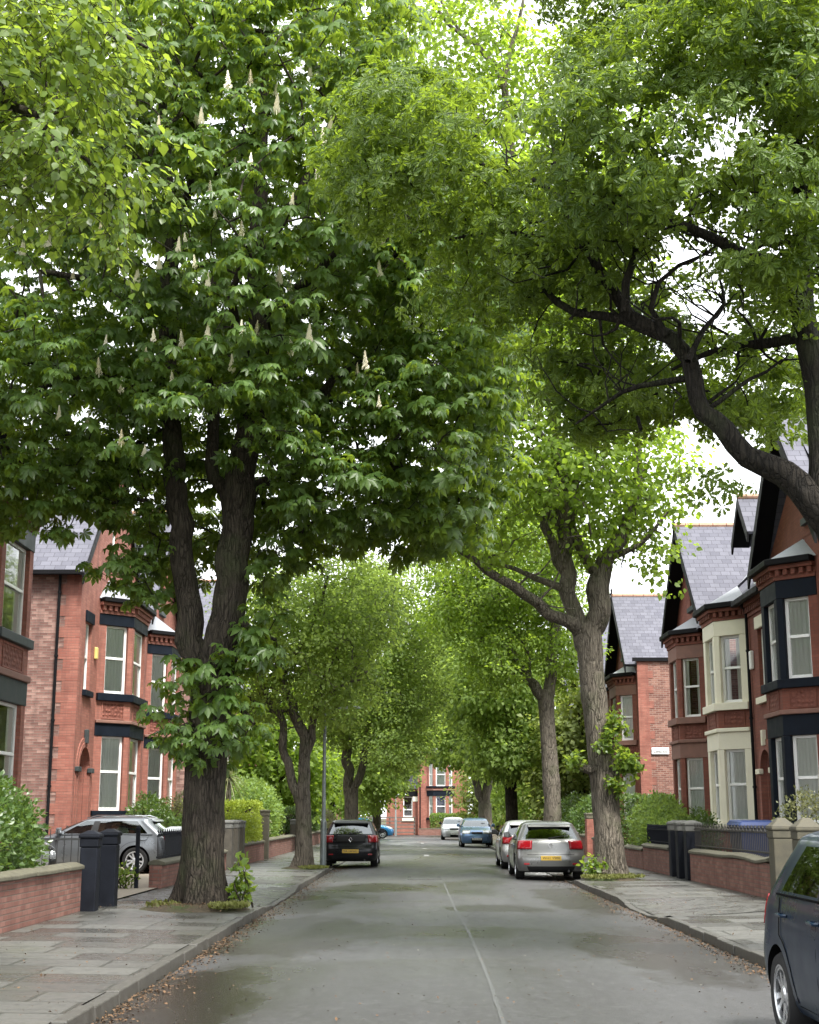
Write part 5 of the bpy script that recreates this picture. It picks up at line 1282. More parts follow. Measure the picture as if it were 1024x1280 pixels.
BING = plain('dark_bin', (.03, .035, .04), .45, .2, 5, .1); BINGL = plain('pale_grey_lid', (.35, .37, .38), .4, .1, 5, .05)
bin_('dark wheelie bin with a pale grey lid behind the estate car', -6.0, 36.4, .17, .7, .7, 1.15, BING, BINGL)
# lamp posts
STEEL = plain('galvanised_steel', (.22, .25, .25), .45, .2, 6, .1, Metallic=.5)
def lamp(label, x, y, h, arm, zb=.1):
    o = empty('street_lamp', (x, y, zb), label, 'street lamp', 'grey street lamps on the left')
    m = MB(); m.tube([(x, y, zb-.1), (x, y, zb+1.35)], .095, 12); m.tube([(x, y, zb+1.351), (x, y, zb+1.45), (x, y, h)], [.09, .062, .045], 12); m.build('pole', STEEL, o, smooth=True)
    m = MB(); m.tube([(x, y, h-.05), (x+arm*.3, y, h+.10), (x+arm, y, h+.14)], .03, 8); m.build('arm', STEEL, o, smooth=True)
    m = MB(); m.hexa([(x+arm-.1, y-.11, h+.10), (x+arm+.55, y-.09, h+.12), (x+arm+.55, y+.09, h+.12), (x+arm-.1, y+.11, h+.10)], [(x+arm-.08, y-.07, h+.2), (x+arm+.5, y-.05, h+.18), (x+arm+.5, y+.05, h+.18), (x+arm-.08, y+.07, h+.2)]); m.build('lantern', plain('pale_lantern', (.55, .58, .58), .4, .1, 5, 0), o, bevel=.02)
    return o
lamp('grey street lamp standing on the kerb beside the black hatchback', -2.82, 43.4, 4.75, .55)
lamp('thin distant street lamp left of the blue parked car', -3.0, 99, 4.6, .5)
lamp('thin distant white pole standing beside the low brick wing', -1.7, 116, 3.2, .3, .0)
# ---------------- hedges and bushes: thousands of small leaves over a twiggy core
def leafy(name, label, cat, blobs, n, size, mat, group=None, per=26, clumpR=.22, mind=.12, shell=.75, seed=1, flat=.8, up=.6, stems=True, kind='quad', droop=0., base=None, core=.72):
    rgx = np.random.default_rng(seed); B = np.array([b[:6] for b in blobs]); zb = .14
    b0 = base or (float(B[:, 0].mean()), float(B[:, 1].mean()), zb); o = empty(name, b0, label, cat, group); B0 = np.array(b0)
    C, O = sample_blobs(blobs, n, shell, mind, rgx); k = C[:, 2] > .2; C, O = C[k], O[k]
    idx = np.repeat(np.arange(len(C)), per); q = unit(rgx.normal(size=(len(idx), 3)))*(rgx.random(len(idx))**.5)[:, None]*clumpR; q[:, 2] *= flat
    pos = C[idx]+q; ax = q/clumpR+O[idx]*.6+rgx.normal(size=q.shape)*.5; ax[:, 2] += .3-droop; nor = O[idx]*.7+rgx.normal(size=q.shape)*.55; nor[:, 2] += up
    link_mesh('foliage', leaf_mesh('foliage', {'quad': t_quad, 'round': t_round, 'oak': t_oak}[kind](), pos-B0, ax, nor, size*rgx.uniform(.6, 1.3, len(idx))), mat, o)
    m = MB()
    for b in blobs:
        for k in range(7):
            u = unit(rgx.normal(size=3)); u[2] = abs(u[2])*.9
            r0 = np.array([b[0]+rgx.normal()*.1, b[1]+rgx.normal()*.15, zb]); e = np.array(b[:3])+u*np.array(b[3:6])*.85
            m.tube([r0, (r0+e)/2+rgx.normal(size=3)*.08, e], [.02, .013, .005], 5)
    m.build('stem', BARK_D, o, uv=False); return o
def boxblobs(x0, x1, y0, y1, z0, z1, r):
    out = []; nx = max(1, round((x1-x0)/(r*1.3))); ny = max(1, round((y1-y0)/(r*1.3))); nz = max(1, round((z1-z0)/(r*1.3)))
    for i in range(nx):
        for j in range(ny):
            for k in range(nz): out.append((x0+(i+.5)*(x1-x0)/nx, y0+(j+.5)*(y1-y0)/ny, z0+(k+.5)*(z1-z0)/nz, (x1-x0)/nx*.62, (y1-y0)/ny*.62, (z1-z0)/nz*.62))
    return out
def hedge(name, label, x0, x1, y0, y1, z0, z1, n, size, mat, group=None, seed=1, per=22, shag=.03):
    """clipped hedge: leaves spread over (and a little below) the faces of a slightly wavy box"""
    rgx = np.random.default_rng(seed); b0 = ((x0+x1)/2, (y0+y1)/2, .14); o = empty(name, b0, label, 'hedge', group); B0 = np.array(b0)
    A = np.array([(y1-y0)*(z1-z0)]*2+[(x1-x0)*(z1-z0)]*2+[(x1-x0)*(y1-y0)]); f = rgx.choice(5, n*per, p=A/A.sum()); N_ = n*per
    U = rgx.random((N_, 3)); P = np.stack([x0+(x1-x0)*U[:, 0], y0+(y1-y0)*U[:, 1], z0+(z1-z0)*U[:, 2]], 1); NN = np.zeros((N_, 3))
    for k, (axi, val, sg) in enumerate(((0, x0, -1), (0, x1, 1), (1, y0, -1), (1, y1, 1), (2, z1, 1))):
        mk = f == k; P[mk, axi] = val-sg*np.abs(rgx.normal(size=mk.sum()))*.09+sg*.02; NN[mk, axi] = sg
    wv = np.array([mnoise.noise(Vector((p[0]*1.6, p[1]*1.6, p[2]*1.6+seed))) for p in P])
    P += NN*(wv*.09)[:, None]+rgx.normal(size=P.shape)*shag
    ax = NN*.5+rgx.normal(size=P.shape)*.6; ax[:, 2] += .35; nor = NN*.8+rgx.normal(size=P.shape)*.6; nor[:, 2] += .35
    link_mesh('foliage', leaf_mesh('foliage', t_quad(), P-B0, ax, nor, size*rgx.uniform(.6, 1.3, N_)), mat, o)
    m = MB(); k = 0; y = y0+.15
    while y < y1:
        for xx in (x0+.12, x1-.12): m.tube([(xx, y, .1), ((x0+x1)/2, y+.1, (z0+z1)/2), (xx, y+.05, z1-.1)], [.03, .022, .008], 5)
        y += .22
    m.build('stem', BARK_D, o, uv=False); return o
LEAF_LAUR = leafmat('laurel_leaf', (.024, .054, .015), (.078, .13, .028), (.22, .34, .05), .3, .35, .4)
LEAF_PRIV = leafmat('golden_privet', (.14, .20, .02), (.32, .38, .05), (.5, .6, .06), .4, .5, .3)
LEAF_DARK = leafmat('dark_bush', (.022, .048, .014), (.055, .10, .028), (.14, .22, .04), .3, .5, .4)
LEAF_FEAT = leafmat('feathery_bush', (.07, .13, .025), (.17, .26, .06), (.34, .46, .08), .45, .5, .4)
LEAF_ROSE = leafmat('rose_leaf', (.05, .065, .022), (.13, .13, .055), (.22, .24, .07), .3, .5, .4)
LEAF_PINK = leafmat('mixed_shrub', (.09, .10, .04), (.26, .24, .14), (.3, .3, .12), .3, .5, .4)
leafy('laurel_bush', 'big glossy laurel bush spilling over the brick wall near the estate car', 'bush', [(-6.3, 20.6, 1.25, .75, 1.5, .9), (-6.5, 22.0, 1.1, .65, .9, .75), (-6.4, 18.8, 1.3, .8, 1.4, .95), (-6.3, 16.5, 1.2, .8, 1.5, .9)], 1300, .085, LEAF_LAUR, seed=4, per=20, clumpR=.2, mind=.14)
hedge('hedge', 'clipped yellow green privet hedge directly on its brick wall', -6.35, -5.45, 44.1, 50.2, .75, 1.62, 700, .075, LEAF_PRIV, seed=5)
hedge('hedge', 'taller clipped green gold hedge behind the yellow green one', -8.6, -5.7, 50.9, 52.4, .2, 2.1, 600, .08, LEAF_PRIV, seed=6)
leafy('garden_bush', 'rounded shaggy green bush above the wall beside the slim forked tree', 'bush', [(-6.5, 55.5, 1.6, 1.0, 2.2, 1.35), (-6.7, 59, 1.6, 1.0, 2., 1.3), (-7.6, 56.5, 1.9, 1., 1.8, 1.3)], 750, .12, LEAF_FEAT, seed=7, per=30, clumpR=.3, mind=.2)
leafy('flowering_shrub', 'pale pinkish shrub squeezed between hedge and shaggy green bush', 'bush', [(-6.0, 52.6, 1.2, .5, .6, .6)], 120, .07, LEAF_PINK, seed=8, per=22)
hedge('hedge', 'long clipped green hedge behind the lamp post', -6.6, -5.5, 68, 84, .8, 1.95, 700, .12, LEAF_LAUR, seed=9)
leafy('flowering_shrub', 'pink and cream shrub beyond the lamp post', 'bush', [(-5.9, 88, 1.1, .8, 2.4, .9)], 200, .12, LEAF_PINK, seed=10, per=22, clumpR=.25)
hedge('hedge', 'dark clipped hedge in front of the side wall with the street sign', 6.9, 12.5, 54.0, 55.4, .2, 2.35, 800, .09, LEAF_LAUR, seed=11)
leafy('garden_bush', 'feathery light green bush leaning over the navy railing', 'bush', [(7.4, 42.6, 1.05, .75, 1.6, .85), (7.6, 45., 1.25, .8, 1.6, .95), (7.1, 40.6, .95, .4, .8, .55)], 620, .095, LEAF_FEAT, seed=12, per=30, clumpR=.25, mind=.16, up=.3)
leafy('garden_bush', 'small bush at the foot of the cream bay window', 'bush', [(7.55, 38.0, .95, .4, .5, .8)], 120, .08, LEAF_LAUR, seed=13, per=22)
leafy('rose_bush', 'straggly reddish green rose bush in front of the navy bay', 'bush', [(7.7, 28.3, 1.3, .5, .6, .8)], 110, .07, LEAF_ROSE, seed=14, per=16, clumpR=.22)
leafy('garden_bush', 'leafy bush over the wall behind the silver hatchback', 'bush', [(7.2, 58, 1.3, .9, 2.4, 1.), (7.1, 63, 1.4, .8, 2., 1.1)], 330, .13, LEAF_LAUR, seed=15, per=24, clumpR=.3, mind=.2)
leafy('garden_bush', 'dark shrub growing between the estate car and the chestnut trunk', 'bush', [(-7.9, 42.5, 1.2, .7, .9, 1.0), (-7.1, 43.3, .9, .6, .7, .7)], 330, .10, LEAF_LAUR, seed=16, per=22)
leafy('garden_bush', 'cream flowered shrub below the bay behind the chestnut trunk', 'bush', [(-7.3, 45.2, 1.35, .6, .6, 1.0)], 150, .09, LEAF_PINK, seed=17, per=22)
leafy('sapling', 'young leafy shoots sprouting beside the chestnut trunk at the kerb', 'plant', [(-2.93, 24.2, .55, .15, .2, .42)], 30, .12, LEAF_LIN, seed=18, per=5, clumpR=.11, mind=.08, shell=.1, kind='round')
leafy('weed_clump', 'small green weed by the foot of the short railed wall', 'plant', [(-6.05, 29.9, .35, .2, .2, .3)], 40, .09, LEAF_LIN, seed=19, per=8, clumpR=.1, mind=.06, shell=.2)
leafy('weed_clump', 'yellowish weed growing under the street tree beyond the black hatchback', 'plant', [(-2.9, 62, .5, .4, .8, .5)], 60, .14, LEAF_YEL, seed=20, per=10)
# cabbage palm
def palm():
    b = (-6.9, 52.2, .14); o = empty('cabbage_palm', b, 'spiky cabbage palm with a fan of narrow leaves above the hedges', 'palm'); rgx = np.random.default_rng(2)
    m = MB(); m.tube([(b[0], b[1], .1), (b[0]+.05, b[1], 1.5), (b[0], b[1], 3.0)], [.13, .1, .1], 9); m.build('trunk', BARK_L, o, uv=False)
    m = MB()
    for k in range(120):
        az = rgx.random()*6.283; el = rgx.uniform(-.9, 1.45); L = rgx.uniform(.75, 1.15); d = np.array([math.cos(az)*math.cos(el), math.sin(az)*math.cos(el), math.sin(el)])
        sd = np.array([-math.sin(az), math.cos(az), 0])*.024; p = np.array([b[0], b[1], 3.05]); pr = None
        for i in range(6):
            t = i/5; c = p+d*L*t+np.array([0, 0, -.38*t*t*L*(1-abs(math.sin(el))*.4)]); w_ = sd*(1-t*.92)
            cur = (m.pt(c-w_), m.pt(c+w_))
            if pr: m.face((pr[0], pr[1], cur[1], cur[0]))
            pr = cur
    m.build('leaves', leafmat('palm_leaf', (.13, .14, .06), (.24, .24, .12), (.25, .28, .1), .2, .45), o, uv=False, fix=False)
palm()
# far street wall, sign and gate at the end
gwall(.2, 3.6, 119.5, 119.8, .55, 'low brick wall in front of the end house', group=None)
m = MB()
for zz in (.25, .55, .85, 1.15, 1.45): m.box(-4.6, -.1, 119.6, 119.64, zz, zz+.10)
for xx in (-4.6, -2.3, -.25): m.box(xx, xx+.1, 119.65, 119.75, 0, 1.6)
o = m.build('slatted_fence', plain('brown_fence', (.09, .07, .06), .8, .3, 6, .3)); tag(o, 'dark slatted fence in front of the low wing at the street end', 'fence')
hedge('hedge', 'thin clipped hedge on the wall of the end house behind the silver car', 1.2, 4.4, 119.9, 120.4, .5, 1.75, 160, .14, LEAF_FEAT, seed=30)

gwall(-30, -4.7, 119.2, 119.5, 2.3, 'tall dark brick wall behind the far left trees', group=None, zb=-.02)
gwall(4.5, 30, 119.2, 119.5, 2.0, 'tall dark brick wall right of the end house', group=None, zb=-.02)
hedge('hedge', 'overgrown hedge rising over the far wall left of the low wing', -22, -3.4, 120.2, 121.5, .2, 4.2, 420, .3, LEAF_FEAT, seed=31)
hedge('hedge', 'overgrown hedge rising over the far wall right of the end house', 5.0, 22, 120.2, 121.5, .2, 4.0, 380, .3, LEAF_FEAT, seed=32)
# ================================================================= cars
def paint(name, col, metal=.35, rough=.28):
    dk = max(col) < .06
    t = NT(name); n = t.noise(t.obj(), 2.5, 3)
    c = t.mix(t.vr(n, .35, .65, 0, .12), col, tuple(x*.7+.02 for x in col))
    return t.done(t.pbsdf(c, t.vr(n, .3, .7, rough-.04, rough+.1), .2 if dk else .5, None, Metallic=metal, Coat_Weight=.3 if dk else .5, Coat_Roughness=.06))
def carglass():
    t = NT('car_glass'); tr = t.n('ShaderNodeBsdfTransparent', {'Color': (.20, .25, .235)}).outputs[0]; gl = t.n('ShaderNodeBsdfGlossy', {'Color': (.95, 1, 1, 1), 'Roughness': .02}).outputs[0]
    fr = t.n('ShaderNodeFresnel', {'IOR': 1.55}).outputs[0]
    return t.done(t.n('ShaderNodeMixShader', {0: t.math('ADD', fr, .10), 1: tr, 2: gl}).outputs[0])
CGLASS = carglass()
TYRE = plain('tyre_rubber', (.018, .018, .018), .8, .2, 20, .2, .3); ALLOY = plain('alloy_wheel', (.62, .63, .64), .3, .06, 8, .05, Metallic=.85)
TRIM = plain('black_trim', (.012, .012, .013), .55, .2, 8, .1, .3); ARCH = plain('wheel_well', (.006, .006, .006), .95, .2, 8, 0, .05); SEAT = plain('grey_seat', (.03, .03, .033), .9, .2, 10, .1, .2)
REDL = plain('red_lens', (.22, .006, .010), .12, .1, 20, 0, .6); CLEAR = plain('clear_lens', (.62, .64, .66), .1, .15, 20, 0, .8, Metallic=.3); PINKL = plain('pale_lens', (.6, .28, .28), .15, .1, 20, 0, .6)
PLY = plain('yellow_plate', (.62, .40, .05), .4, .05, 5, 0); PLW = plain('white_plate', (.72, .72, .70), .4, .05, 5, 0); CHROME = plain('chrome', (.75, .75, .75), .15, .05, 5, 0, Metallic=1.)
# rings bottom to top: z, rear x, front x, half width, rear corner radius, front corner radius, rear bulge
HATCH = [(.16, -1.88, 1.90, .70, .25, .35, .10), (.20, -2.02, 2.02, .83, .28, .42, .10), (.34, -2.08, 2.09, .87, .26, .46, .11), (.48, -2.10, 2.11, .885, .25, .46, .11), (.58, -2.09, 2.10, .89, .25, .46, .11), (.66, -2.04, 2.06, .89, .24, .46, .11), (.76, -2.02, 1.98, .885, .24, .46, .11),
         (.86, -2.00, 1.75, .875, .24, .50, .11), (.93, -1.98, 1.38, .865, .24, .45, .11), (.975, -1.955, 1.08, .85, .24, .36, .11), (1.01, -1.93, .96, .835, .24, .30, .11), (1.12, -1.83, .76, .79, .24, .26, .10), (1.25, -1.70, .51, .735, .23, .24, .09), (1.35, -1.58, .27, .68, .22, .22, .08), (1.40, -1.60, .13, .655, .20, .20, .07), (1.45, -1.45, -.10, .55, .18, .18, .06), (1.475, -1.2, -.35, .36, .15, .15, .04)]
PILL = dict(C=(-1.38, -1.02), Q=(-1.05, -.86), B1=(-.22, -.26), B2=(-.13, -.17), A1=(.74, .10))
ESTATE = [(.16, -2.0, 2.06, .74, .25, .35, .08), (.20, -2.18, 2.2, .87, .28, .42, .08), (.34, -2.24, 2.27, .91, .26, .46, .09), (.48, -2.26, 2.29, .925, .25, .46, .09), (.58, -2.26, 2.28, .93, .25, .46, .09), (.66, -2.23, 2.24, .93, .24, .46, .09), (.76, -2.21, 2.18, .925, .24, .46, .09),
          (.86, -2.20, 1.95, .915, .24, .50, .09), (.92, -2.18, 1.5, .905, .24, .45, .09), (.965, -2.14, 1.12, .89, .24, .36, .09), (1.0, -2.10, .98, .875, .24, .30, .09), (1.11, -1.97, .76, .83, .24, .26, .08), (1.24, -1.80, .49, .775, .23, .24, .07), (1.34, -1.66, .24, .72, .22, .22, .06), (1.39, -1.72, .10, .695, .20, .20, .06), (1.435, -1.5, -.15, .59, .18, .18, .05), (1.455, -1.2, -.4, .4, .15, .15, .04)]
EPILL = dict(C=(-1.70, -1.30), Q=(-1.08, -1.0), B1=(-.22, -.28), B2=(-.12, -.18), A1=(.72, .06))
IG0, IG1 = 10, 13            # glass between these rings
def car(label, x, y, z, rot, col, plate=None, table=HATCH, pill=PILL, axles=(1.29, -1.29), wr=.31, sc=(1, 1, 1), lights='wide', front_plate=None, badge=None, tail=(6, 9), roofrails=False, tint=False, spokes=10, group='cars parked along the street', metal=.35, rot_tilt=0., blackpanel=False, rim=None):
    root = empty('parked_car', (0, 0, 0), label, 'car', group)
    P = paint('car_paint', col, metal); tb = [(r[0]*sc[2], r[1]*sc[0], r[2]*sc[0], r[3]*sc[1], *r[4:]) for r in table]
    pl = {k: (a*sc[0], b*sc[0]) for k, (a, b) in pill.items()}; ax = [a*sc[0] for a in axles]
    zb, zt = tb[IG0][0], tb[IG1][0]
    fr_ = [0, .3, .56, .76, .9]
    cols = None; rings = []; lab = []
    for (zz, xr, xf, w, rr, rf, bu) in tb:
        t = max(0., min(1., (zz-zb)/(zt-zb))); px = {k: a+(b-a)*t for k, (a, b) in pl.items()}
        if zz > zt: px = {k: max(xr+rr+.02, min(xf-rf-.02, v)) for k, v in px.items()}
        h = []; L = []
        for f in fr_: yy = (w-rr)*f; h.append((xr+bu*(yy/w)**2*1.0, yy)); L.append('rear%d' % fr_.index(f))
        x0 = xr+bu*((w-rr)/w)**2
        for i in range(4):
            a = (i)/3*math.pi/2; h.append((x0+rr*(1-math.cos(a)), w-rr+rr*math.sin(a)-.0)); L.append('rc%d' % i)
        xs0 = x0+rr; xs1 = xf-rf-bu*.4
        A = min(px['A1']+.13, xs1-.02); A = max(A, px['A1']+.02)
        side = [(xs0+(px['C']-xs0)*.5, 's0'), (px['C'], 'C'), (px['Q'], 'Q'), ((px['Q']+px['B1'])/2, 'm'), (px['B1'], 'B1'), (px['B2'], 'B2'), ((px['B2']+px['A1'])/2, 'n'), (px['A1'], 'A1'), (A, 'A')]+[(A+(xs1-A)*k/4, 'f%d' % k) for k in (1, 2, 3)]
        xm = (xs0+xs1)/2; hl = max(.3, (xs1-xs0)/2)
        for X, nm in side: h.append((X, w-.035*max(0, abs(X-xm)/hl-.2)**2)); L.append(nm)
        for i in range(4):
            a = i/3*math.pi/2; h.append((xs1+rf*math.sin(a), w-.02-rf+rf*math.cos(a))); L.append('fc%d' % i)
        for f in reversed(fr_): yy = (w-.02-rf)*f; h.append((xs1+rf+bu*.4*(1-(yy/max(.05, w-.02-rf))**2), yy)); L.append('front%d' % fr_.index(f))
        full = [(a, b, zz) for a, b in h]+[(a, -b, zz) for a, b in h[-2:0:-1]]
        rings.append(full); lab = L+L[-2:0:-1]
    nC = len(lab); V = [p for r in rings for p in r]; F = []; MI = []
    order = ['body', 'glass', 'trim', 'tail', 'head', 'pillar', 'bumper', 'arch', 'grille']
    mats = {'body': P, 'glass': CGLASS, 'trim': TRIM, 'tail': REDL, 'head': CLEAR, 'pillar': TRIM, 'bumper': TRIM, 'arch': ARCH, 'grille': TRIM}
    def cls(j, a, b):
        s = {a, b}
        if IG0 <= j < IG1:
            if s <= {'C', 'Q', 'm', 'B1'} or s <= {'B2', 'n', 'A1'}: return 'glass'
            if s <= {'rear0', 'rear1', 'rear2', 'rear3', 'rear4', 'rc0', 'rc1'}: return 'glass'
            if s <= {'front%d' % i for i in range(5)} | {'fc0', 'fc1', 'fc2', 'fc3'} and not s & {'fc0'}: return 'glass'
            if s == {'B1', 'B2'}: return 'pillar'
        if tail[0] <= j < tail[1]:
            if lights == 'wide' and s <= {'rear3', 'rear4', 'rc0', 'rc1', 'rc2'}: return 'tail'
            if lights == 'corner' and s <= {'rear4', 'rc0', 'rc1', 'rc2', 'rc3'}: return 'tail'
            if lights == 'slim' and s <= {'rc1', 'rc2'}: return 'tail'
        if blackpanel and 6 <= j < 9 and s <= {'rear0', 'rear1', 'rear2', 'rear3'}: return 'grille'
        if 5 <= j < 7 and s <= {'front4', 'fc3', 'fc2', 'fc1'}: return 'head'
        if 4 <= j < 6 and s <= {'front0', 'front1', 'front2', 'front3'}: return 'grille' if j == 5 else 'body'
        if 1 <= j < 3 and s <= {'front0', 'front1', 'front2', 'front3'}: return 'grille'
        if j < 1: return 'bumper'
        if j < 2 and s <= {'rear%d' % i for i in range(5)} | {'rc0'}: return 'bumper'
        return 'body'
    for j in range(len(rings)-1):
        for k in range(nC):
            k2 = (k+1) % nC; F.append((j*nC+k, j*nC+k2, (j+1)*nC+k2, (j+1)*nC+k)); MI.append(order.index(cls(j, lab[k], lab[k2])))
    F.append(tuple(range(nC))[::-1]); MI.append(6); n0 = (len(rings)-1)*nC; F.append(tuple(range(n0, n0+nC))); MI.append(0)
    me = bpy.data.meshes.new('shell'); me.from_pydata(V, [], F); me.polygons.foreach_set('material_index', MI)
    bm = bmesh.new(); bm.from_mesh(me); bmesh.ops.recalc_face_normals(bm, faces=bm.faces); bm.to_mesh(me); bm.free()
    for o_ in order: me.materials.append(mats[o_])
    so_ = bpy.data.objects.new('shell', me); COL.objects.link(so_)
    ss = so_.modifiers.new('s', 'SUBSURF'); ss.levels = 1; ss.render_levels = 1
    cm = MB(); W = max(r[3] for r in tb); ra = wr+.055
    for a in ax:
        for s in (-1, 1):
            pr = []
            for k in range(40): th = 2*math.pi*k/40; pr.append((a+ra*math.cos(th), wr+ra*math.sin(th)))
            y0, y1 = s*(W-.27), s*(W+.3); cm.hexa([(p[0], y0, p[1]) for p in pr], [(p[0], y1, p[1]) for p in pr])
    cut = cm.build('cut', None, None, uv=False); bo = so_.modifiers.new('b', 'BOOLEAN'); bo.operation = 'DIFFERENCE'; bo.object = cut; bo.solver = 'EXACT'
    dg = bpy.context.evaluated_depsgraph_get(); dg.update(); ev = bpy.data.meshes.new_from_object(so_.evaluated_get(dg))
    bpy.data.objects.remove(so_); bpy.data.objects.remove(cut)
    buckets = {}
    for p in ev.polygons:
        c = p.center; k = order[min(p.material_index, 8)]
        for a in ax:
            d = math.hypot(c.x-a, c.z-wr)
            if d < ra+.003 and abs(c.y) < W-.06 and (abs(d-ra) < .012 or abs(abs(c.y)-(W-.27)) < .01): k = 'arch'
        key = k
        if k == 'glass': key = 'windscreen' if c.x > pl['A1'][1]+.0 and abs(c.y) < tb[IG0][3]-.12 and c.x > 0 and p.normal.x > .3 else ('rear_window' if p.normal.x < -.3 else ('side_window', c.y > 0, c.x > (pl['B1'][0]+pl['B2'][0])/2, c.x < pl['Q'][0]-.02 and table is ESTATE))
        if k in ('tail', 'head'): key = (k, c.y > 0)
        if k == 'arch': key = (k, c.y > 0, c.x > 0)
        if k == 'pillar': key = (k, c.y > 0)
        buckets.setdefault((key, k), []).append(p)
    names = {'body': 'body', 'windscreen': 'windscreen', 'rear_window': 'rear_window', 'pillar': 'door_pillar', 'bumper': 'underside', 'arch': 'wheel_arch', 'grille': 'grille', 'trim': 'trim'}
    for (key, k), ps in buckets.items():
        m = MB(); mp = {}
        for p in ps:
            ids = []
            for v in p.vertices:
                if v not in mp: mp[v] = m.pt(ev.vertices[v].co)
                ids.append(mp[v])
            m.face(ids)
        nm = names.get(key) if isinstance(key, str) else {'tail': 'tail_light', 'head': 'headlight', 'arch': 'wheel_arch', 'pillar': 'door_pillar', 'side_window': 'side_window'}[key[0]]
        o = m.build(nm, mats[k], root, smooth=True, fix=False, uv=False, sharp=50)
        if k in ('tail', 'head', 'grille'):
            sd_ = o.modifiers.new('lens', 'SOLIDIFY'); sd_.thickness = .018; sd_.offset = 1.
        if key == 'body': body_ = o
    bpy.data.meshes.remove(ev)
    def rearx(zz, yy):
        for r0, r1 in zip(tb, tb[1:]):
            if r0[0] <= zz <= r1[0]:
                t = (zz-r0[0])/(r1[0]-r0[0]); xr = r0[1]+(r1[1]-r0[1])*t; return xr+r0[6]*(yy/r0[3])**2
    def frontx(zz):
        for r0, r1 in zip(tb, tb[1:]):
            if r0[0] <= zz <= r1[0]: t = (zz-r0[0])/(r1[0]-r0[0]); return r0[2]+(r1[2]-r0[2])*t
    def sidey(zz):
        for r0, r1 in zip(tb, tb[1:]):
            if r0[0] <= zz <= r1[0]: t = (zz-r0[0])/(r1[0]-r0[0]); return r0[3]+(r1[3]-r0[3])*t
    # shut lines of the doors
    m = MB(); zl = [.3*sc[2], .48*sc[2], .66*sc[2], .86*sc[2], tb[9][0]]
    for s in (-1, 1):
        for X in (pl['B1'][0]+.04, pl['A1'][0]+.05):
            m.tube([(X-(.0 if zz > .4 else 0), s*(sidey(zz)-.002), zz) for zz in zl], .004, 4)
        X = pl['C'][0]+.06; q = [(X+.02, tb[9][0]), (X+.06, .86*sc[2])]
        a0 = ax[1]; 
        for th in (75, 60, 45, 30, 15): q.append((a0+(ra+.09)*math.cos(R(th)), wr+(ra+.09)*math.sin(R(th))))
        q.append((a0+ra+.12, .3)); q = [p for p in q if p[0] < pl['B1'][0]-.1]
        m.tube([(p[0], s*(sidey(p[1])-.002), p[1]) for p in q], .004, 4)
        m.tube([(pl['A1'][0]+.03, s*(sidey(.27)-.002), .285), (a0+ra+.13, s*(sidey(.27)-.002), .285)], .004, 4)
        m.tube([(pl['C'][0]-.02, s*(sidey(zb-.01)+.004), zb-.012), (pl['A1'][0]+.05, s*(sidey(zb-.01)+.004), zb-.012)], .010, 4)
    zz = (.66+.58)/2*sc[2]; m.tube([(rearx(.63*sc[2], yy)-.004, yy, .63*sc[2]) for yy in (-.6, -.4, 0, .4, .6)], .007, 4)
    m.build('shut_lines', ARCH, root, uv=False)
    for s in (-1, 1):
        for X in (pl['B1'][0]-.02+.20-.18, pl['C'][0]+.12+.12):
            m = MB(); zz = .86*sc[2]; yy = sidey(zz); m.tube([(X-.10, s*(yy-.005), zz), (X-.07, s*(yy+.028), zz+.003), (X+.07, s*(yy+.028), zz+.0), (X+.10, s*(yy-.005), zz)], .014, 6); m.build('door_handle', P, root, smooth=True, uv=False)
        m = MB(); X = pl['A1'][0]-.05; zz = zb+.04; m.hexa([(X-.05, s*(tb[IG0][3]-.02), zz-.02), (X+.05, s*(tb[IG0][3]-.02), zz-.02), (X+.09, s*(tb[IG0][3]+.06), zz-.03), (X-.02, s*(tb[IG0][3]+.06), zz-.03)], [(X-.03, s*(tb[IG0][3]-.02), zz+.03), (X+.03, s*(tb[IG0][3]-.02), zz+.03), (X+.08, s*(tb[IG0][3]+.06), zz+.12), (X-.03, s*(tb[IG0][3]+.06), zz+.12)])
        m.hexa([(X-.04, s*(tb[IG0][3]+.05), zz-.04), (X+.11, s*(tb[IG0][3]+.05), zz-.04), (X+.09, s*(tb[IG0][3]+.20), zz-.02), (X-.03, s*(tb[IG0][3]+.20), zz-.02)], [(X-.04, s*(tb[IG0][3]+.05), zz+.14), (X+.10, s*(tb[IG0][3]+.05), zz+.13), (X+.07, s*(tb[IG0][3]+.20), zz+.11), (X-.03, s*(tb[IG0][3]+.20), zz+.11)])
        m.build('door_mirror', TRIM if col[0] > .3 else P, root, bevel=.02, uv=False)
    # seats seen through the glass
    for X, ys in ((-.75*sc[0], (-.38, .0, .38)), (.15*sc[0], (-.36, .36))):
        for yy in ys:
            m = MB(); m.taper(X-.12, X+.14, yy-.20, yy+.20, .45, 1.08*sc[2], .05); m.taper(X-.14, X-.04, yy-.12, yy+.12, 1.10*sc[2], 1.26*sc[2], .02); m.build('seat', SEAT, root, bevel=.04, uv=False)
    m = MB(); m.box(tb[7][1]+.15, .9*sc[0], -.62, .62, .3, .62); m.box(.85*sc[0], 1.0*sc[0], -.66, .66, .62, .98*sc[2]); m.build('cabin_floor', ARCH, root, uv=False)
    m = MB(); m.lathe([(.185, -.015), (.2, 0), (.185, .015)], 20, (.62*sc[0], .36 if True else 0, 1.02*sc[2]), 'x', closed=True); m.build('steering_wheel', TRIM, root, smooth=True, uv=False)
    # wheels
    rim_r = rim or wr*.67
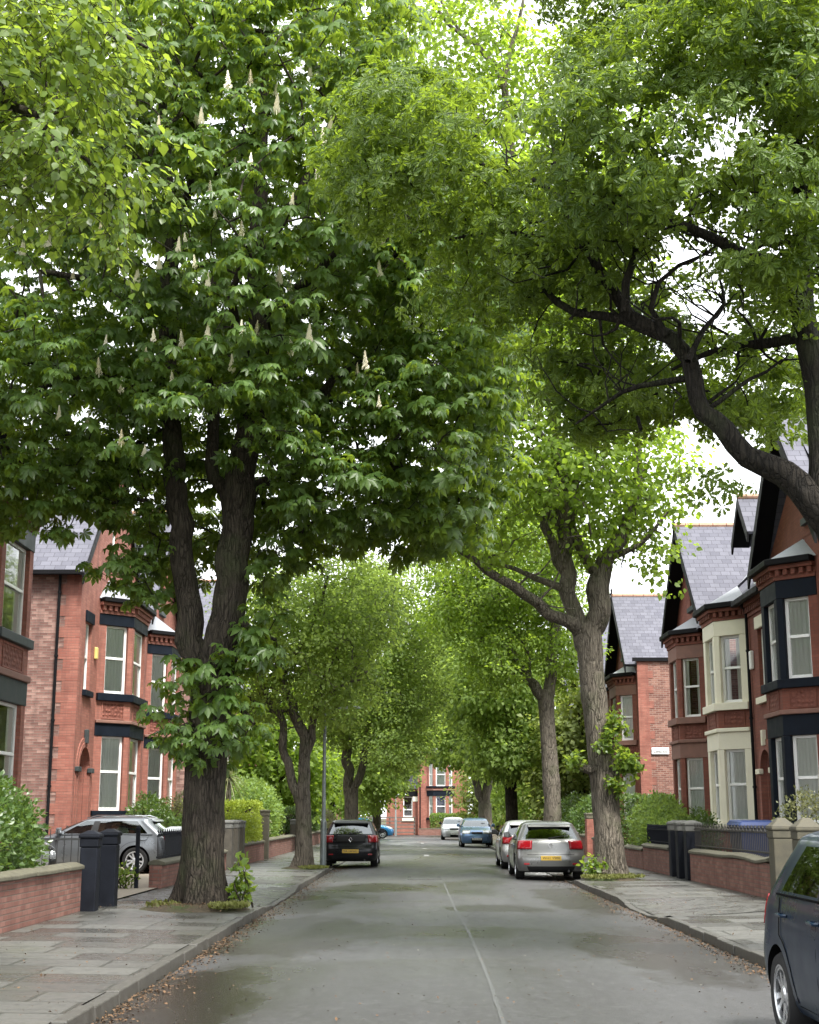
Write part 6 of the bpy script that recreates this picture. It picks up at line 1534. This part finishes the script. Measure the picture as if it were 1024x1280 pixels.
    for a in ax:
        for s in (-1, 1):
            yo = s*(W-.035); m = MB()
            m.lathe([(rim_r, -.11), (wr-.025, -.115), (wr-.004, -.085), (wr, -.04), (wr, .04), (wr-.004, .085), (wr-.025, .112), (rim_r+.03, .118), (rim_r, .10)], 36, (a, yo-s*.10, wr), 'y', closed=True)
            wh = m.build('wheel', TYRE, root, smooth=True, uv=False); m = MB(); yc = yo-s*.10
            m.lathe([(rim_r+.004, -.10), (rim_r+.012, .108*s if s > 0 else -.108), (rim_r-.012, s*.108), (rim_r-.03, s*.07), (rim_r-.035, -.10)], 36, (a, yc, wr), 'y', closed=True)
            m.lathe([(.0, s*.02), (.065, s*.02), (.065, s*.085), (.05, s*.098), (.0, s*.10)], 16, (a, yc, wr), 'y')
            for k in range(spokes):
                th = 2*math.pi*(k+.5*(k % 2)*.5)/spokes; c, d = math.cos(th), math.sin(th); hw = .5*math.pi*rim_r/spokes*.42
                q = lambda rr, hw_, yy: [(a+rr*c-hw_*d, yc+s*yy, wr+rr*d+hw_*c), (a+rr*c+hw_*d, yc+s*yy, wr+rr*d-hw_*c)]
                i0, i1 = q(.05, .020, .085), q(rim_r-.01, hw+.006, .088); b0, b1 = q(.05, .02, .04), q(rim_r-.01, hw+.006, .05)
                m.hexa([i0[0], i0[1], i1[1], i1[0]], [b0[0], b0[1], b1[1], b1[0]])
            m.build('rim', ALLOY, wh, smooth=True, uv=False, sharp=30)
            m = MB(); m.lathe([(0, s*.0), (rim_r-.03, s*.0), (rim_r-.03, s*.012), (0, s*.012)], 24, (a, yc, wr), 'y'); m.build('hub_disc', ARCH, wh, uv=False)
    # plates, badge, wiper, spoiler, exhaust
    if plate:
        zz = plate[1]; xx = rearx(zz, .2)-.02; m = MB(); m.box(xx-.012, xx+.03, -.26, .26, zz-.056, zz+.056); pt = m.build('number_plate', PLY, root, bevel=.004, uv=False)
        text_mesh(plate[0], .085, Matrix.Translation((xx-.013, 0, zz)) @ Matrix.Rotation(-math.pi/2, 4, 'Z') @ Matrix.Rotation(math.pi/2, 4, 'X'), SIGNB, 'lettering', pt, .44)
    if front_plate:
        zz = .42*sc[2]; xx = frontx(zz)+.05; m = MB(); m.box(xx-.03, xx+.012, -.26, .26, zz-.056, zz+.056); pt = m.build('number_plate', PLW, root, bevel=.004, uv=False)
        text_mesh(front_plate, .085, Matrix.Translation((xx+.013, 0, zz)) @ Matrix.Rotation(math.pi/2, 4, 'Z') @ Matrix.Rotation(math.pi/2, 4, 'X'), SIGNB, 'lettering', pt, .44)
    if badge == 'round':
        zz = .865; xx = rearx(zz, 0)-.012; m = MB(); m.lathe([(.050, -.008), (.058, -.008), (.058, .006), (.050, .006)], 24, (xx, 0, zz), 'x', closed=True)
        for pts in ([(-.03, .036), (-.006, .002), (0, .012), (.006, .002), (.03, .036)], [(-.044, .012), (-.020, -.040), (0, -.002), (.020, -.040), (.044, .012)]):
            m.tube([(xx-.006, p[0], zz+p[1]) for p in pts], .0055, 5)
        m.build('badge', CHROME, root, uv=False)
    if badge == 'diamond':
        zz = .85*sc[2]; xx = rearx(zz, 0)-.03; m = MB(); q = [(0, .075), (.048, 0), (0, -.075), (-.048, 0), (0, .075)]; m.tube([(xx, a, zz+b) for a, b in q], .012, 6); m.build('badge', CHROME, root, uv=False)
    zz = tb[IG0][0]+.03; m = MB(); m.tube([(rearx(zz, 0)-.03, .02, zz+.0), (rearx(zz+.05, .3)-.02, -.36, zz+.06)], .012, 5); m.lathe([(.03, -.02), (.025, .02)], 10, (rearx(zz, 0)-.015, .02, zz), 'x'); m.build('wiper', TRIM, root, uv=False)
    m = MB(); zr = tb[13][0]; xx = tb[13][1]; m.hexa([(xx-.10, -.56, zr-.03), (xx+.16, -.58, zr+.0), (xx+.16, .58, zr+.0), (xx-.10, .56, zr-.03)], [(xx-.06, -.54, zr+.025), (xx+.16, -.56, zr+.07), (xx+.16, .56, zr+.07), (xx-.06, .54, zr+.025)]); m.build('spoiler', P, root, bevel=.015, uv=False)
    for s in (-1, 1):
        m = MB(); zz = .40*sc[2]; m.box(rearx(zz, .6)-.012, rearx(zz, .6)+.03, s*.62-.07, s*.62+.07, zz-.022, zz+.022); m.build('reflector', REDL, root, uv=False, bevel=.004)
    m = MB(); m.tube([(tb[1][1]-.02, -.45, .22), (tb[1][1]+.3, -.45, .24)], .03, 8); m.build('exhaust', IRON, root, uv=False)
    if roofrails:
        for s in (-1, 1): m = MB(); m.tube([(-1.55, s*.62, 1.40), (-1.35, s*.62, 1.47), (-.2, s*.62, 1.475), (.05, s*.62, 1.41)], .018, 6); m.build('roof_rail', CHROME, root, smooth=True, uv=False)
    root.location = (x, y, z); root.rotation_euler = (0, rot_tilt, R(rot))
    return root
SILVER = (.30, .305, .30)
car('silver grey hatchback with red lights and yellow plate parked in front of the lime trunk', 3.44, 39.0, .03, 90, (.18, .182, .176), ('WH1 V500', .545), badge='round', metal=.6)
car('pale silver car parked just beyond the grey hatchback, mostly hidden by it', 3.46, 46.3, .03, 90, (.42, .43, .425), None, sc=(1.0, .97, 1.0), metal=.5)
car('black hatchback with red tail lights parked half on the pavement by the lamp post', -2.10, 47.6, .04, 90, (.010, .011, .013), ('YA 16FHU', .50), sc=(.98, .98, 1.01), lights='corner', badge='diamond', blackpanel=True, metal=.2)
car('light blue hatchback facing the camera beside the far forked tree', 3.15, 77.2, .02, -90, (.17, .29, .52), None, sc=(.96, .98, 1.03), front_plate='YD12 OKL', metal=.5)
car('small white silver car facing the camera behind the light blue hatchback', 2.55, 99.5, .02, -90, (.58, .59, .58), None, sc=(.95, .98, 1.04), front_plate='MX58 RTE', metal=.3)
car('bright blue car nosing out from behind the far left trees', -3.7, 103.5, .05, 0, (.04, .25, .55), None, sc=(.98, .98, 1.0), metal=.3)
car('dark blue hatchback with silver spoked wheels parked by the buff stone gateposts', 3.52, 9.66, .03, -90, (.009, .020, .040), None, sc=(.93, .95, 1.03), wr=.305, lights='slim', tail=(6, 9), spokes=10, axles=(1.30, -1.36), metal=.25, rim=.215)
car('grey metallic estate car with roof rails parked in a front drive', -8.55, 38.0, .17, 180, (.17, .185, .20), None, table=ESTATE, pill=EPILL, axles=(1.42, -1.28), wr=.335, lights='wide', roofrails=True, metal=.6, group='cars parked in the left drive')
car('silver car in the drive showing only its nose past the laurel', -10.7, 34.1, .17, 0, (.50, .51, .51), None, metal=.4, group='cars parked in the left drive')
# ================================================================= light, sky, camera
w = bpy.data.worlds.new('World'); scene.world = w; w.use_nodes = True
wt = w.node_tree; wt.nodes.clear()
SUN_EL, SUN_AZ = 58, 150     # azimuth clockwise from +Y
sky = wt.nodes.new('ShaderNodeTexSky'); sky.sky_type = 'NISHITA'; sky.sun_disc = False
sky.sun_elevation = R(SUN_EL); sky.sun_rotation = R(SUN_AZ); sky.air_density = 1.0; sky.dust_density = 2.0; sky.ozone_density = 1.0
hs = wt.nodes.new('ShaderNodeHueSaturation'); hs.inputs['Saturation'].default_value = .22
bg = wt.nodes.new('ShaderNodeBackground'); bg.inputs[1].default_value = .07
wo = wt.nodes.new('ShaderNodeOutputWorld')
wt.links.new(sky.outputs[0], hs.inputs['Color']); cl = wt.nodes.new('ShaderNodeMix'); cl.data_type = 'RGBA'      # thin, even cloud over the clear sky
cl.inputs[0].default_value = .7; cl.inputs[7].default_value = (6.4, 6.6, 6.8, 1)
wt.links.new(hs.outputs[0], cl.inputs[6]); wt.links.new(cl.outputs[2], bg.inputs[0]); wt.links.new(bg.outputs[0], wo.inputs[0])
sd = bpy.data.lights.new('sun', 'SUN'); sd.energy = 1.5; sd.angle = R(14); sd.color = (1, .965, .91)
so = bpy.data.objects.new('sun', sd); COL.objects.link(so)
sdir = Vector((math.sin(R(SUN_AZ))*math.cos(R(SUN_EL)), math.cos(R(SUN_AZ))*math.cos(R(SUN_EL)), math.sin(R(SUN_EL))))
so.rotation_euler = (-sdir).to_track_quat('-Z', 'Y').to_euler(); so.location = (0, 0, 40)
cam = bpy.data.cameras.new('camera'); co = bpy.data.objects.new('camera', cam); COL.objects.link(co)
co.location = (0, 0, EYE); co.rotation_euler = (math.pi/2+PIT, 0, YAW)
cam.sensor_fit = 'VERTICAL'; cam.sensor_height = 24; cam.sensor_width = 24; cam.lens = FPX/1280*24
cam.clip_start = .05; cam.clip_end = 2000
scene.camera = co
vs_ = scene.view_settings
scene.display_settings.display_device = 'sRGB'
vs_.view_transform = 'Standard'; vs_.look = 'None'; vs_.exposure = 2.75; vs_.gamma = 1; vs_.use_curve_mapping = False
cy_ = scene.cycles
cy_.max_bounces = 10; cy_.diffuse_bounces = 6; cy_.glossy_bounces = 3; cy_.transmission_bounces = 6; cy_.transparent_max_bounces = 8
cy_.volume_bounces = 1; cy_.use_denoising = True; cy_.denoiser = 'OPENIMAGEDENOISE'
cy_.caustics_reflective = False; cy_.caustics_refractive = False; cy_.sample_clamp_indirect = 6
